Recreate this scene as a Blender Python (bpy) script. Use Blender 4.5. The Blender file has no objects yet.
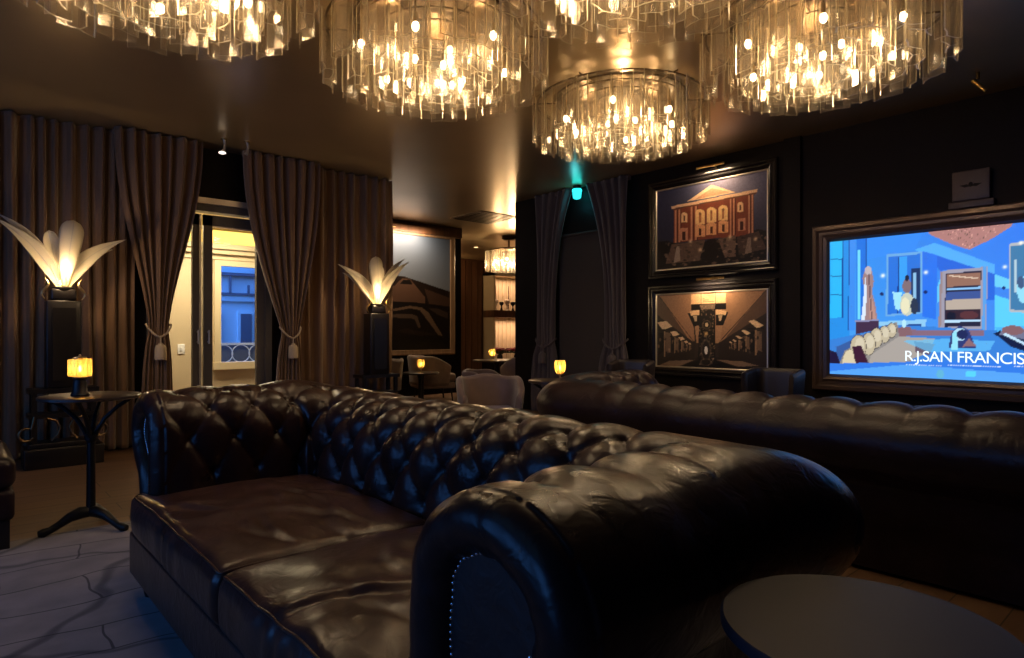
import bpy, bmesh, math, random
import numpy as np
from mathutils import Vector, Matrix
PI = math.pi
random.seed(7)
rng = np.random.default_rng(5)
C = bpy.context.scene.collection
S = bpy.context.scene

# ------------------------------------------------------------------ survey of the room
EYE = 1.1; FOC = 635.0; HOR = 332.0
FW = (0.6626, 0.749); RT = (0.749, -0.6626)
def ray(px):
    r = (px-512)/FOC
    return FW[0]+RT[0]*r, FW[1]+RT[1]*r
def at(px, py, d):
    a, b = ray(px); return Vector((a*d, b*d, EYE+(HOR-py)/FOC*d))
def onX(px, py, X):
    a, b = ray(px); return at(px, py, X/a)
def onY(px, py, Y):
    a, b = ray(px); return at(px, py, Y/b)
CEIL = 2.98; WY = 6.95; CY = 6.80; WX = 6.14

# ------------------------------------------------------------------ materials
def newmat(name):
    m = bpy.data.materials.new(name); m.use_nodes = True
    nt = m.node_tree; nt.nodes.clear()
    out = nt.nodes.new('ShaderNodeOutputMaterial')
    return m, nt, out
def N(nt, t, **kw):
    n = nt.nodes.new(t)
    for k, v in kw.items():
        if k.startswith('_'): setattr(n, k[1:], v)
        else: n.inputs[k.replace('__', ' ')].default_value = v
    return n
def pbr(name, col, rough=.5, metal=0, spec=.5, noise=None, bump=None, coat=0, sheen=0, coords='Object'):
    m, nt, out = newmat(name)
    b = nt.nodes.new('ShaderNodeBsdfPrincipled')
    b.inputs['Base Color'].default_value = (*col, 1); b.inputs['Roughness'].default_value = rough
    b.inputs['Metallic'].default_value = metal; b.inputs['Specular IOR Level'].default_value = spec
    b.inputs['Coat Weight'].default_value = coat; b.inputs['Sheen Weight'].default_value = sheen
    nt.links.new(b.outputs[0], out.inputs[0])
    tc = nt.nodes.new('ShaderNodeTexCoord')
    if noise:       # (scale xyz, amount, detail)
        mp = nt.nodes.new('ShaderNodeMapping'); mp.inputs['Scale'].default_value = noise[0]
        nt.links.new(tc.outputs[coords], mp.inputs[0])
        n = N(nt, 'ShaderNodeTexNoise', Scale=1.0, Detail=4.0)
        nt.links.new(mp.outputs[0], n.inputs['Vector'])
        r = nt.nodes.new('ShaderNodeValToRGB')
        k = noise[1]
        r.color_ramp.elements[0].position = .3; r.color_ramp.elements[1].position = .7
        r.color_ramp.elements[0].color = (*[c*(1-k) for c in col], 1)
        r.color_ramp.elements[1].color = (*[min(1, c*(1+k)) for c in col], 1)
        nt.links.new(n.outputs[0], r.inputs[0]); nt.links.new(r.outputs[0], b.inputs['Base Color'])
    if bump:        # list of (scale xyz, strength, distance)
        prev = None
        for sc, st, di in bump:
            mp = nt.nodes.new('ShaderNodeMapping'); mp.inputs['Scale'].default_value = sc
            nt.links.new(tc.outputs[coords], mp.inputs[0])
            n = N(nt, 'ShaderNodeTexNoise', Scale=1.0, Detail=3.0)
            nt.links.new(mp.outputs[0], n.inputs['Vector'])
            bp = N(nt, 'ShaderNodeBump', Strength=st, Distance=di)
            nt.links.new(n.outputs[0], bp.inputs['Height'])
            if prev: nt.links.new(prev.outputs[0], bp.inputs['Normal'])
            prev = bp
        nt.links.new(prev.outputs[0], b.inputs['Normal'])
    return m
def emit(name, col, s):
    m, nt, out = newmat(name)
    e = N(nt, 'ShaderNodeEmission', Strength=s); e.inputs[0].default_value = (*col, 1)
    nt.links.new(e.outputs[0], out.inputs[0]); return m
def glassy(name, tint, body, wbody, gl=.06, rough=.05, trans=.6):
    """thin clear plate: see-through, a little milky, glossy at grazing angles"""
    m, nt, out = newmat(name)
    t = N(nt, 'ShaderNodeBsdfTransparent'); t.inputs[0].default_value = (*tint, 1)
    d = N(nt, 'ShaderNodeBsdfDiffuse'); d.inputs[0].default_value = (*body, 1)
    l = N(nt, 'ShaderNodeBsdfTranslucent'); l.inputs[0].default_value = (*body, 1)
    g = N(nt, 'ShaderNodeBsdfGlossy', Roughness=rough); g.inputs[0].default_value = (1, .95, .88, 1)
    m1 = N(nt, 'ShaderNodeMixShader', Fac=trans); nt.links.new(d.outputs[0], m1.inputs[1]); nt.links.new(l.outputs[0], m1.inputs[2])
    m2 = N(nt, 'ShaderNodeMixShader', Fac=wbody); nt.links.new(t.outputs[0], m2.inputs[1]); nt.links.new(m1.outputs[0], m2.inputs[2])
    lw = N(nt, 'ShaderNodeLayerWeight', Blend=.25)
    mm = N(nt, 'ShaderNodeMath', _operation='MULTIPLY_ADD'); mm.inputs[1].default_value = .26; mm.inputs[2].default_value = gl
    nt.links.new(lw.outputs['Fresnel'], mm.inputs[0])
    m3 = nt.nodes.new('ShaderNodeMixShader')
    nt.links.new(mm.outputs[0], m3.inputs[0]); nt.links.new(m2.outputs[0], m3.inputs[1]); nt.links.new(g.outputs[0], m3.inputs[2])
    nt.links.new(m3.outputs[0], out.inputs[0]); return m
def attrmat(name, kind='emit', s=1.0, rough=.5, emis=0):
    m, nt, out = newmat(name)
    a = nt.nodes.new('ShaderNodeAttribute'); a.attribute_name = 'Col'
    if kind == 'emit':
        e = N(nt, 'ShaderNodeEmission', Strength=s); nt.links.new(a.outputs['Color'], e.inputs[0])
        g = N(nt, 'ShaderNodeBsdfGlossy', Roughness=.3); g.inputs[0].default_value = (.03, .03, .03, 1)
        ad = nt.nodes.new('ShaderNodeAddShader'); nt.links.new(e.outputs[0], ad.inputs[0]); nt.links.new(g.outputs[0], ad.inputs[1])
        nt.links.new(ad.outputs[0], out.inputs[0])
    else:
        b = N(nt, 'ShaderNodeBsdfPrincipled', Roughness=rough)
        nt.links.new(a.outputs['Color'], b.inputs['Base Color']); nt.links.new(b.outputs[0], out.inputs[0])
    return m

M = {}
def leather(name, col, rough=.27, spec=.5, coat=.12):
    m, nt, out = newmat(name)
    b = N(nt, 'ShaderNodeBsdfPrincipled', Roughness=rough)
    b.inputs['Specular IOR Level'].default_value = spec
    b.inputs['Coat Weight'].default_value = coat; b.inputs['Coat Roughness'].default_value = .18
    nt.links.new(b.outputs[0], out.inputs[0])
    tc = nt.nodes.new('ShaderNodeTexCoord')
    n1 = N(nt, 'ShaderNodeTexNoise', Scale=7.0, Detail=3.0); nt.links.new(tc.outputs['Object'], n1.inputs['Vector'])
    r = nt.nodes.new('ShaderNodeValToRGB')
    r.color_ramp.elements[0].position = .3; r.color_ramp.elements[1].position = .72
    r.color_ramp.elements[0].color = (*[c*.65 for c in col], 1); r.color_ramp.elements[1].color = (*[c*1.4 for c in col], 1)
    nt.links.new(n1.outputs[0], r.inputs[0]); nt.links.new(r.outputs[0], b.inputs['Base Color'])
    mr = N(nt, 'ShaderNodeMapRange'); mr.inputs['To Min'].default_value = rough-.05; mr.inputs['To Max'].default_value = rough+.1
    nt.links.new(n1.outputs[0], mr.inputs[0]); nt.links.new(mr.outputs[0], b.inputs['Roughness'])
    v = N(nt, 'ShaderNodeTexVoronoi', Scale=420.0); nt.links.new(tc.outputs['Object'], v.inputs['Vector'])
    b1 = N(nt, 'ShaderNodeBump', Strength=.12, Distance=.0006); nt.links.new(v.outputs[0], b1.inputs['Height'])
    n2 = N(nt, 'ShaderNodeTexNoise', Scale=16.0, Detail=2.0, Distortion=1.2); nt.links.new(tc.outputs['Object'], n2.inputs['Vector'])
    b2 = N(nt, 'ShaderNodeBump', Strength=.5, Distance=.006); nt.links.new(n2.outputs[0], b2.inputs['Height'])
    nt.links.new(b1.outputs[0], b2.inputs['Normal'])
    nt.links.new(b2.outputs[0], b.inputs['Normal'])
    return m
M['leather'] = leather('leather_dark_brown', (.025, .0110, .0095), .27, .26, .04)
M['leather_seat'] = leather('leather_seat_brown', (.042, .0190, .0150), .29, .36, .05)
M['leather_back'] = leather('leather_plum_brown', (.018, .0090, .0105), .33, .24, .0)
M['panel_leather'] = leather('leather_front_panel', (.012, .009, .010), .42)
M['wood_black'] = pbr('black_wood', (.007, .005, .005), .35, noise=((20, 20, 3), .4))
M['iron'] = pbr('cast_iron', (.012, .011, .012), .42, metal=.6)
M['silver'] = pbr('silver_stud', (.75, .75, .78), .2, metal=1)
M['brass'] = pbr('brass', (.55, .38, .16), .28, metal=1)
M['bronze'] = pbr('bronze_dark', (.16, .11, .06), .35, metal=1)
M['ceiling'] = pbr('bronze_lacquer_ceiling', (.46, .34, .19), .30, metal=.62, noise=((.6, .6, .6), .15), bump=[((1.5, 1.5, 1.5), .1, .02)])
M['wall_dark'] = pbr('dark_wall_paint', (.006, .004, .004), .6, spec=.15, noise=((3, 3, 3), .2))
M['wall_wood'] = pbr('stained_wood_wall', (.10, .045, .022), .4, noise=((14, 14, .8), .35))
M['cream'] = pbr('cream_plaster', (.62, .52, .36), .7, noise=((2, 2, 2), .05))
M['cream_trim'] = pbr('cream_moulding', (.70, .60, .42), .6)
M['doorgrey'] = pbr('taupe_door_paint', (.085, .075, .066), .45)
M['pale_metal'] = pbr('pale_metal_strip', (.55, .52, .46), .35, metal=.7)
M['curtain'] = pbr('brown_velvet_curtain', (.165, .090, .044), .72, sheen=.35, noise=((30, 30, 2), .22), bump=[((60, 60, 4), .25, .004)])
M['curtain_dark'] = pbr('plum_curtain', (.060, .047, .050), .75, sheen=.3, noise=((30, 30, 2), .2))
M['blind'] = pbr('grey_blind', (.042, .034, .030), .85)
M['rope'] = pbr('cream_rope', (.50, .39, .24), .7, bump=[((90, 90, 200), .6, .003)])
M['tubfabric'] = pbr('mauve_velvet', (.115, .070, .062), .62, sheen=.4, noise=((8, 8, 8), .15))
M['tubcream'] = pbr('beige_velvet', (.22, .15, .11), .7, sheen=.3, noise=((8, 8, 8), .15))
M['tubdark'] = pbr('dark_leather_chair', (.018, .012, .013), .45)
M['marble'] = pbr('dark_table_top', (.030, .020, .017), .3, noise=((5, 5, 5), .4))
M['steel_top'] = pbr('slate_table_top', (.030, .029, .037), .45, metal=.0, spec=.10, noise=((3, 3, 3), .12))
M['frame_black'] = pbr('black_gloss_frame', (.008, .007, .008), .22)
M['frame_bronze'] = pbr('brown_moulded_frame', (.085, .058, .05), .30, metal=.35)
M['frame_wood'] = pbr('walnut_frame', (.26, .16, .09), .4, noise=((20, 3, 3), .25))
M['mat_silver'] = pbr('silver_fillet', (.60, .54, .44), .35, metal=.8)
M['bulb'] = emit('bulb_glow', (1, .80, .50), 20)
M['flame'] = emit('candle_glow', (1, .66, .22), 22)
M['teal'] = emit('teal_lamp', (.02, .75, .80), 2.2)
M['cove'] = emit('cove_strip', (1, .62, .12), 1.6)
M['shade'] = glassy('petal_shade', (.85, .8, .7), (.72, .66, .52), .93, gl=.02, rough=.4, trans=.5)
M['amber'] = glassy('amber_glass', (1, .78, .30), (1, .68, .22), .62, gl=.03, rough=.15, trans=.75)
M['glass'] = glassy('smoked_clear_glass', (.94, .92, .89), (.80, .74, .62), .030, gl=.010, rough=.13, trans=.6)
M['glass_edge'] = glassy('glass_cut_edge', (.45, .38, .26), (.85, .72, .48), .72, gl=.14, rough=.2, trans=.55)
M['pane'] = glassy('window_pane', (.97, .98, 1), (.5, .5, .5), .01, gl=.01, rough=.02)
M['facade'] = pbr('pale_render_facade', (.74, .78, .84), .9)
M['facade_dark'] = pbr('dark_slate', (.10, .13, .20), .8)
M['facade_white'] = pbr('white_ironwork', (.85, .88, .92), .6)
M['flower'] = pbr('crimson_petals', (.16, .012, .022), .6, noise=((20, 20, 20), .5))
M['leafgreen'] = pbr('dark_foliage', (.03, .05, .02), .6)
M['white_wax'] = pbr('ivory_ceramic', (.62, .52, .42), .5)

def floor_mat():
    m, nt, out = newmat('oak_floor')
    b = N(nt, 'ShaderNodeBsdfPrincipled', Roughness=.42)
    tc = nt.nodes.new('ShaderNodeTexCoord'); mp = nt.nodes.new('ShaderNodeMapping'); nt.links.new(tc.outputs['Object'], mp.inputs[0])
    br = N(nt, 'ShaderNodeTexBrick', Scale=1.0); br.inputs['Color1'].default_value = (.23, .13, .07, 1); br.inputs['Color2'].default_value = (.19, .105, .058, 1)
    br.inputs['Mortar'].default_value = (.02, .011, .007, 1); br.inputs['Mortar Size'].default_value = .003
    br.inputs['Brick Width'].default_value = 1.6; br.inputs['Row Height'].default_value = .19
    nt.links.new(mp.outputs[0], br.inputs['Vector'])
    mp2 = nt.nodes.new('ShaderNodeMapping'); mp2.inputs['Scale'].default_value = (1.5, 22, 1); nt.links.new(tc.outputs['Object'], mp2.inputs[0])
    n = N(nt, 'ShaderNodeTexNoise', Scale=1.0, Detail=5.0); nt.links.new(mp2.outputs[0], n.inputs['Vector'])
    mx = N(nt, 'ShaderNodeMix', _data_type='RGBA', _blend_type='MULTIPLY'); mx.inputs[0].default_value = .5
    nt.links.new(br.outputs[0], mx.inputs[6]); nt.links.new(n.outputs[0], mx.inputs[7])
    nt.links.new(mx.outputs[2], b.inputs['Base Color']); nt.links.new(b.outputs[0], out.inputs[0]); return m
M['floor'] = floor_mat()
def carpet_mat():
    m, nt, out = newmat('carpet_brushed_lines')
    b = N(nt, 'ShaderNodeBsdfPrincipled', Roughness=.95); b.inputs['Specular IOR Level'].default_value = .1
    b.inputs['Sheen Weight'].default_value = .15
    tc = nt.nodes.new('ShaderNodeTexCoord')
    nd = N(nt, 'ShaderNodeTexNoise', Scale=1.6, Detail=2.0); nt.links.new(tc.outputs['Object'], nd.inputs['Vector'])
    def distorted(rot, amt, sc=(1, 1, 1)):
        mp = nt.nodes.new('ShaderNodeMapping'); mp.inputs['Rotation'].default_value = (0, 0, rot); mp.inputs['Scale'].default_value = sc
        vs = N(nt, 'ShaderNodeVectorMath', _operation='SCALE'); vs.inputs['Scale'].default_value = amt
        nt.links.new(nd.outputs['Color'], vs.inputs[0])
        va = N(nt, 'ShaderNodeVectorMath', _operation='ADD'); nt.links.new(tc.outputs['Object'], va.inputs[0]); nt.links.new(vs.outputs[0], va.inputs[1])
        nt.links.new(va.outputs[0], mp.inputs[0]); return mp
    # ragged line grid
    mp = distorted(math.radians(4), .26)
    br = N(nt, 'ShaderNodeTexBrick', Scale=1.0); br.inputs['Color1'].default_value = (1, 1, 1, 1); br.inputs['Color2'].default_value = (.86, .86, .86, 1)
    br.inputs['Mortar'].default_value = (.22, .22, .22, 1); br.inputs['Mortar Size'].default_value = .006; br.inputs['Mortar Smooth'].default_value = .5
    br.inputs['Brick Width'].default_value = .70; br.inputs['Row Height'].default_value = .27
    nt.links.new(mp.outputs[0], br.inputs['Vector'])
    # long sweeping strokes
    mp3 = distorted(math.radians(38), .5)
    w = N(nt, 'ShaderNodeTexWave', Scale=.42, Distortion=1.5); w.inputs['Detail'].default_value = 1.0
    nt.links.new(mp3.outputs[0], w.inputs['Vector'])
    rr = nt.nodes.new('ShaderNodeValToRGB'); rr.color_ramp.elements[0].position = .0; rr.color_ramp.elements[0].color = (.3, .3, .3, 1)
    rr.color_ramp.elements[1].position = .015; rr.color_ramp.elements[1].color = (1, 1, 1, 1); nt.links.new(w.outputs[0], rr.inputs[0])
    mx = N(nt, 'ShaderNodeMix', _data_type='RGBA', _blend_type='MULTIPLY'); mx.inputs[0].default_value = .85
    nt.links.new(br.outputs[0], mx.inputs[6]); nt.links.new(rr.outputs[0], mx.inputs[7])
    n2 = N(nt, 'ShaderNodeTexNoise', Scale=6.0, Detail=6.0); nt.links.new(tc.outputs['Object'], n2.inputs['Vector'])
    r2 = nt.nodes.new('ShaderNodeValToRGB'); r2.color_ramp.elements[0].position = .3; r2.color_ramp.elements[1].position = .7
    r2.color_ramp.elements[0].color = (.17, .15, .155, 1); r2.color_ramp.elements[1].color = (.25, .22, .225, 1); nt.links.new(n2.outputs[0], r2.inputs[0])
    mp4 = distorted(math.radians(112), .8)
    w2 = N(nt, 'ShaderNodeTexWave', Scale=.31, Distortion=2.2); nt.links.new(mp4.outputs[0], w2.inputs['Vector'])
    rr2 = nt.nodes.new('ShaderNodeValToRGB'); rr2.color_ramp.elements[0].position = .0; rr2.color_ramp.elements[0].color = (.35, .35, .35, 1)
    rr2.color_ramp.elements[1].position = .006; rr2.color_ramp.elements[1].color = (1, 1, 1, 1); nt.links.new(w2.outputs[0], rr2.inputs[0])
    mxb = N(nt, 'ShaderNodeMix', _data_type='RGBA', _blend_type='MULTIPLY'); mxb.inputs[0].default_value = .85
    nt.links.new(mx.outputs[2], mxb.inputs[6]); nt.links.new(rr2.outputs[0], mxb.inputs[7]); mx = mxb
    mx2 = N(nt, 'ShaderNodeMix', _data_type='RGBA', _blend_type='MULTIPLY'); mx2.inputs[0].default_value = 1
    nt.links.new(mx.outputs[2], mx2.inputs[6]); nt.links.new(r2.outputs[0], mx2.inputs[7])
    nt.links.new(mx2.outputs[2], b.inputs['Base Color'])
    n3 = N(nt, 'ShaderNodeTexNoise', Scale=250.0); nt.links.new(tc.outputs['Object'], n3.inputs['Vector'])
    bp = N(nt, 'ShaderNodeBump', Strength=.4, Distance=.003); nt.links.new(n3.outputs[0], bp.inputs['Height']); nt.links.new(bp.outputs[0], b.inputs['Normal'])
    nt.links.new(b.outputs[0], out.inputs[0]); return m
M['carpet'] = carpet_mat()

# ------------------------------------------------------------------ mesh helpers
class MB:
    def __init__(s): s.v = []; s.f = []; s.mi = []; s.cur = 0
    def add(s, vs, fs, T=None):
        o = len(s.v)
        for p in vs:
            p = Vector(p)
            if T is not None: p = T @ p
            s.v.append(tuple(p))
        for f in fs: s.f.append([i+o for i in f]); s.mi.append(s.cur)
        return s
    def box(s, a, b, T=None):
        x0, y0, z0 = a; x1, y1, z1 = b
        x0, x1 = min(x0, x1), max(x0, x1); y0, y1 = min(y0, y1), max(y0, y1); z0, z1 = min(z0, z1), max(z0, z1)
        v = [(x0, y0, z0), (x1, y0, z0), (x1, y1, z0), (x0, y1, z0), (x0, y0, z1), (x1, y0, z1), (x1, y1, z1), (x0, y1, z1)]
        return s.add(v, [(0, 3, 2, 1), (4, 5, 6, 7), (0, 1, 5, 4), (1, 2, 6, 5), (2, 3, 7, 6), (3, 0, 4, 7)], T)
    def rbox(s, a, b, r=.02, seg=3, T=None):
        bm = bmesh.new(); bmesh.ops.create_cube(bm, size=1)
        sz = [abs(b[i]-a[i]) for i in range(3)]; ce = [(a[i]+b[i])/2 for i in range(3)]
        for v in bm.verts: v.co = Vector([v.co[i]*sz[i]+ce[i] for i in range(3)])
        bmesh.ops.bevel(bm, geom=bm.edges[:], offset=min(r, min(sz)*.49), segments=seg, profile=.5, affect='EDGES')
        bm.verts.index_update()
        s.add([v.co for v in bm.verts], [[v.index for v in f.verts] for f in bm.faces], T); bm.free(); return s
    def lathe(s, prof, n=32, T=None, a0=0, a1=2*PI):
        full = abs(a1-a0-2*PI) < 1e-6
        m = n if full else n+1
        vs = [(r*math.cos(a0+(a1-a0)*i/n), r*math.sin(a0+(a1-a0)*i/n), z) for (r, z) in prof for i in range(m)]
        fs = []
        for j in range(len(prof)-1):
            for i in range(n):
                k = (i+1) % m
                fs.append((j*m+i, j*m+k, (j+1)*m+k, (j+1)*m+i))
        return s.add(vs, fs, T)
    def tube(s, pts, r, n=8, T=None, caps=True):
        pts = [Vector(p) for p in pts]; R = r if isinstance(r, (list, tuple)) else [r]*len(pts)
        vs = []; fs = []; ref = None
        for i, p in enumerate(pts):
            d = (pts[min(i+1, len(pts)-1)]-pts[max(i-1, 0)]).normalized()
            if ref is None: ref = Vector((0, 0, 1)) if abs(d.z) < .9 else Vector((1, 0, 0))
            u = d.cross(ref).normalized(); w = u.cross(d).normalized(); ref = w
            for k in range(n):
                a = 2*PI*k/n; vs.append(p+u*math.cos(a)*R[i]+w*math.sin(a)*R[i])
        for i in range(len(pts)-1):
            for k in range(n): fs.append((i*n+k, i*n+(k+1) % n, (i+1)*n+(k+1) % n, (i+1)*n+k))
        if caps: fs.append(tuple(range(n))[::-1]); fs.append(tuple((len(pts)-1)*n+k for k in range(n)))
        return s.add(vs, fs, T)
    def sphere(s, c, r, n=12, m=8, T=None):
        rr = r if isinstance(r, (tuple, list)) else (r, r, r)
        vs = []; fs = []
        for j in range(m+1):
            t = PI*j/m
            for i in range(n):
                a = 2*PI*i/n; vs.append((c[0]+rr[0]*math.sin(t)*math.cos(a), c[1]+rr[1]*math.sin(t)*math.sin(a), c[2]+rr[2]*math.cos(t)))
        for j in range(m):
            for i in range(n): fs.append((j*n+i, (j+1)*n+i, (j+1)*n+(i+1) % n, j*n+(i+1) % n))
        return s.add(vs, fs, T)
    def grid(s, P, wrapu=False, T=None):
        """P: array (a, b, 3)"""
        a, b = P.shape[:2]; vs = P.reshape(-1, 3).tolist(); fs = []
        for i in range(a-1):
            for j in range(b-1): fs.append((i*b+j, i*b+j+1, (i+1)*b+j+1, (i+1)*b+j))
            if wrapu: fs.append((i*b+b-1, i*b, (i+1)*b, (i+1)*b+b-1))
        return s.add(vs, fs, T)
    def make(s, name, mats, parent=None, smooth=True, angle=40, loc=None):
        me = bpy.data.meshes.new(name); me.from_pydata(s.v, [], s.f)
        for m in (mats if isinstance(mats, list) else [mats]): me.materials.append(m)
        if any(s.mi): me.polygons.foreach_set('material_index', s.mi)
        bm = bmesh.new(); bm.from_mesh(me); bmesh.ops.remove_doubles(bm, verts=bm.verts[:], dist=1e-5)
        bmesh.ops.recalc_face_normals(bm, faces=bm.faces[:]); bm.to_mesh(me); bm.free()
        if smooth:
            me.polygons.foreach_set('use_smooth', [True]*len(me.polygons))
            if angle < 180: me.set_sharp_from_angle(angle=math.radians(angle))
        o = bpy.data.objects.new(name, me); C.objects.link(o)
        if parent: o.parent = parent
        if loc is not None: o.location = loc
        return o
def thing(name, label, cat, loc=(0, 0, 0), rz=0, group=None):
    o = bpy.data.objects.new(name, None); C.objects.link(o); o.empty_display_size = .1
    o.location = loc; o.rotation_euler = (0, 0, rz); o['label'] = label; o['category'] = cat
    if group: o['group'] = group
    return o
def tag(o, label, cat, group=None):
    o['label'] = label; o['category'] = cat
    if group: o['group'] = group
    return o
def struct(name, mb, m, **kw):
    o = mb.make(name, m, smooth=kw.pop('smooth', False), **kw); o['kind'] = 'structure'; return o
def dup(root, loc, rz=None, label=None, group=None, scale=None):
    def cp(o, par):
        c = o.copy(); C.objects.link(c); c.parent = par
        for ch in list(kids.get(o.name, [])): cp(ch, c)
        return c
    kids = {}
    for ch in root.children_recursive: kids.setdefault(ch.parent.name, []).append(ch)
    r = cp(root, None); r.location = loc
    if rz is not None: r.rotation_euler = (0, 0, rz)
    if scale: r.scale = scale
    if label: r['label'] = label
    if group: r['group'] = group
    return r
def light(kind, name, loc, energy, col, size=.05, parent=None, rot=None, sizey=None, spot=None, blend=.6):
    l = bpy.data.lights.new(name, kind); l.energy = energy; l.color = col
    if kind == 'AREA':
        l.size = size
        if sizey: l.shape = 'RECTANGLE'; l.size_y = sizey
    else: l.shadow_soft_size = size
    if kind == 'SPOT': l.spot_size = spot; l.spot_blend = blend
    o = bpy.data.objects.new(name, l); C.objects.link(o); o.location = loc
    if rot: o.rotation_euler = rot
    if parent: o.parent = parent
    return o
def aim(o, target):
    d = Vector(target)-o.location; o.rotation_euler = d.to_track_quat('-Z', 'Y').to_euler()

# ------------------------------------------------------------------ flat pictures (drawn as a grid of coloured points)
def s2l(c): return tuple((x/12.92 if x <= .04045 else ((x+.055)/1.055)**2.4) for x in c)
class Pic:
    """plane axis 'X' or 'Y' at value k; a (horizontal), z (vertical)"""
    def __init__(s, axis, k, a0, a1, z0, z1, res, org, sc):
        s.axis, s.k, s.org, s.sc = axis, k, org, sc
        na = max(2, int(abs(a1-a0)/res)); nz = max(2, int(abs(z1-z0)/res))
        s.A, s.Z = np.meshgrid(np.linspace(a0, a1, na), np.linspace(z0, z1, nz))
        s.col = np.zeros(s.A.shape+(3,)); s.shape = s.A.shape; s.b = (a0, a1, z0, z1)
    def w(s, p):
        px = s.org[0]+p[0]/s.sc; py = s.org[1]+p[1]/s.sc
        q = onX(px, py, s.k) if s.axis == 'X' else onY(px, py, s.k)
        return (q.y if s.axis == 'X' else q.x), q.z
    def fill(s, f): s.col[:] = f(s.A, s.Z) if callable(f) else f
    def mask(s, pts):
        P = [s.w(p) for p in pts]; m = np.zeros(s.shape, bool)
        for i in range(len(P)):
            (x0, y0), (x1, y1) = P[i-1], P[i]
            if y0 == y1: continue
            c = ((y0 > s.Z) != (y1 > s.Z)) & (s.A < (x1-x0)*(s.Z-y0)/(y1-y0)+x0); m ^= c
        return m
    def poly(s, pts, c, a=1.0, c2=None):
        m = s.mask(pts)
        if c2 is not None and m.any():
            z = s.Z[m]; t = ((z-z.min())/(np.ptp(z)+1e-6))[:, None]
            c = np.array(c)*t+np.array(c2)*(1-t)
        s.col[m] = s.col[m]*(1-a)+np.array(c)*a
    def ell(s, cx, cy, rx, ry, c, a=1.0, n=28):
        s.poly([(cx+rx*math.cos(2*PI*i/n), cy+ry*math.sin(2*PI*i/n)) for i in range(n)], c, a)
    def glow(s, cx, cy, r, c, st=1.0):
        x, y = s.w((cx, cy)); x2, _ = s.w((cx+r, cy)); R = abs(x2-x)
        g = np.exp(-(((s.A-x)**2+(s.Z-y)**2)/R**2))[..., None]*st
        s.col[:] = s.col*(1-np.clip(g, 0, 1))+np.array(c)*np.clip(g, 0, 1)
    def line(s, p, q, w, c, a=1.0):
        dx, dy = q[0]-p[0], q[1]-p[1]; L = math.hypot(dx, dy) or 1; nx, ny = -dy/L*w/2, dx/L*w/2
        s.poly([(p[0]+nx, p[1]+ny), (q[0]+nx, q[1]+ny), (q[0]-nx, q[1]-ny), (p[0]-nx, p[1]-ny)], c, a)
    def noise(s, amt, m=None):
        n = 1+amt*(rng.random(s.shape)-.5)[..., None]*2
        if m is None: s.col *= n
        else: s.col[m] = (s.col*n)[m]
    def make(s, name, mat, parent, off=0.0, origin=Vector((0, 0, 0))):
        nz, na = s.shape
        if s.axis == 'X': V = np.stack([np.full(s.shape, s.k+off), s.A, s.Z], -1)
        else: V = np.stack([s.A, np.full(s.shape, s.k+off), s.Z], -1)
        V = V.reshape(-1, 3)-np.array(origin)
        me = bpy.data.meshes.new(name)
        idx = np.arange(nz*na).reshape(nz, na)
        F = np.stack([idx[:-1, :-1], idx[:-1, 1:], idx[1:, 1:], idx[1:, :-1]], -1).reshape(-1, 4)
        me.from_pydata(V.tolist(), [], F.tolist()); me.materials.append(mat)
        at_ = me.color_attributes.new('Col', 'FLOAT_COLOR', 'POINT')
        c = np.clip(s.col, 0, 1).reshape(-1, 3)
        c = np.where(c <= .04045, c/12.92, ((c+.055)/1.055)**2.4)
        at_.data.foreach_set('color', np.concatenate([c, np.ones((len(c), 1))], 1).astype(np.float32).ravel())
        o = bpy.data.objects.new(name, me); C.objects.link(o); o.parent = parent; return o

# ------------------------------------------------------------------ the setting
XB = -3.0; YB = -3.0
struct('floor', MB().box((XB, YB, -.1), (13.2, 13.2, 0)), M['floor'])
struct('ceiling', MB().box((XB, YB, CEIL), (13.2, 7.1, CEIL+.1)).box((3.95, 7.1, CEIL), (13.2, 13.2, CEIL+.1)).box((.5, 7.1, 2.42), (3.95, 8.75, 2.52)), M['ceiling'])
DX0, DX1, DZ = 1.42, 2.62, 2.43
struct('wall_left', MB().box((XB, WY, 0), (DX0, WY+.14, CEIL)).box((DX1, WY, 0), (4.10, WY+.14, CEIL)).box((DX0, WY, DZ), (DX1, WY+.14, CEIL)), M['wall_dark'])
struct('wall_right', MB().box((WX, YB, 0), (WX+.16, 6.87, CEIL)), M['wall_dark'])
struct('wall_back', MB().box((XB, YB-.1, 0), (WX, YB, CEIL)), M['wall_dark'])
wins = [(.35, 1.35), (2.05, 3.05), (3.75, 4.75)]
wb = MB(); prev = YB
for a, b in wins:
    wb.box((XB-.14, prev, 0), (XB, a, CEIL)); wb.box((XB-.14, a, 0), (XB, b, .55)); wb.box((XB-.14, a, 2.5), (XB, b, CEIL)); prev = b
wb.box((XB-.14, prev, 0), (XB, WY+.14, CEIL)); struct('wall_front', wb, M['wall_dark'])
for i, (a, b) in enumerate(wins):
    f = MB().box((XB-.10, a, .55), (XB-.04, a+.06, 2.5)).box((XB-.10, b-.06, .55), (XB-.04, b, 2.5)).box((XB-.10, a, 2.44), (XB-.04, b, 2.5)).box((XB-.10, a, .55), (XB-.04, b, .61))
    f.box((XB-.09, (a+b)/2-.02, .6), (XB-.05, (a+b)/2+.02, 2.45)).box((XB-.09, a, 1.5), (XB-.05, b, 1.54))
    struct('window_%d' % (i+1), f, M['doorgrey'])
    p = light('AREA', 'window_daylight', (XB-.2, (a+b)/2, 1.525), 1, (1, 1, 1), b-a, sizey=1.95, rot=(0, -PI/2, 0))
    p.data.shape = 'RECTANGLE'; p.data.size = 1.95; p.data.size_y = b-a
    p.data.cycles.is_portal = True
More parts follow.
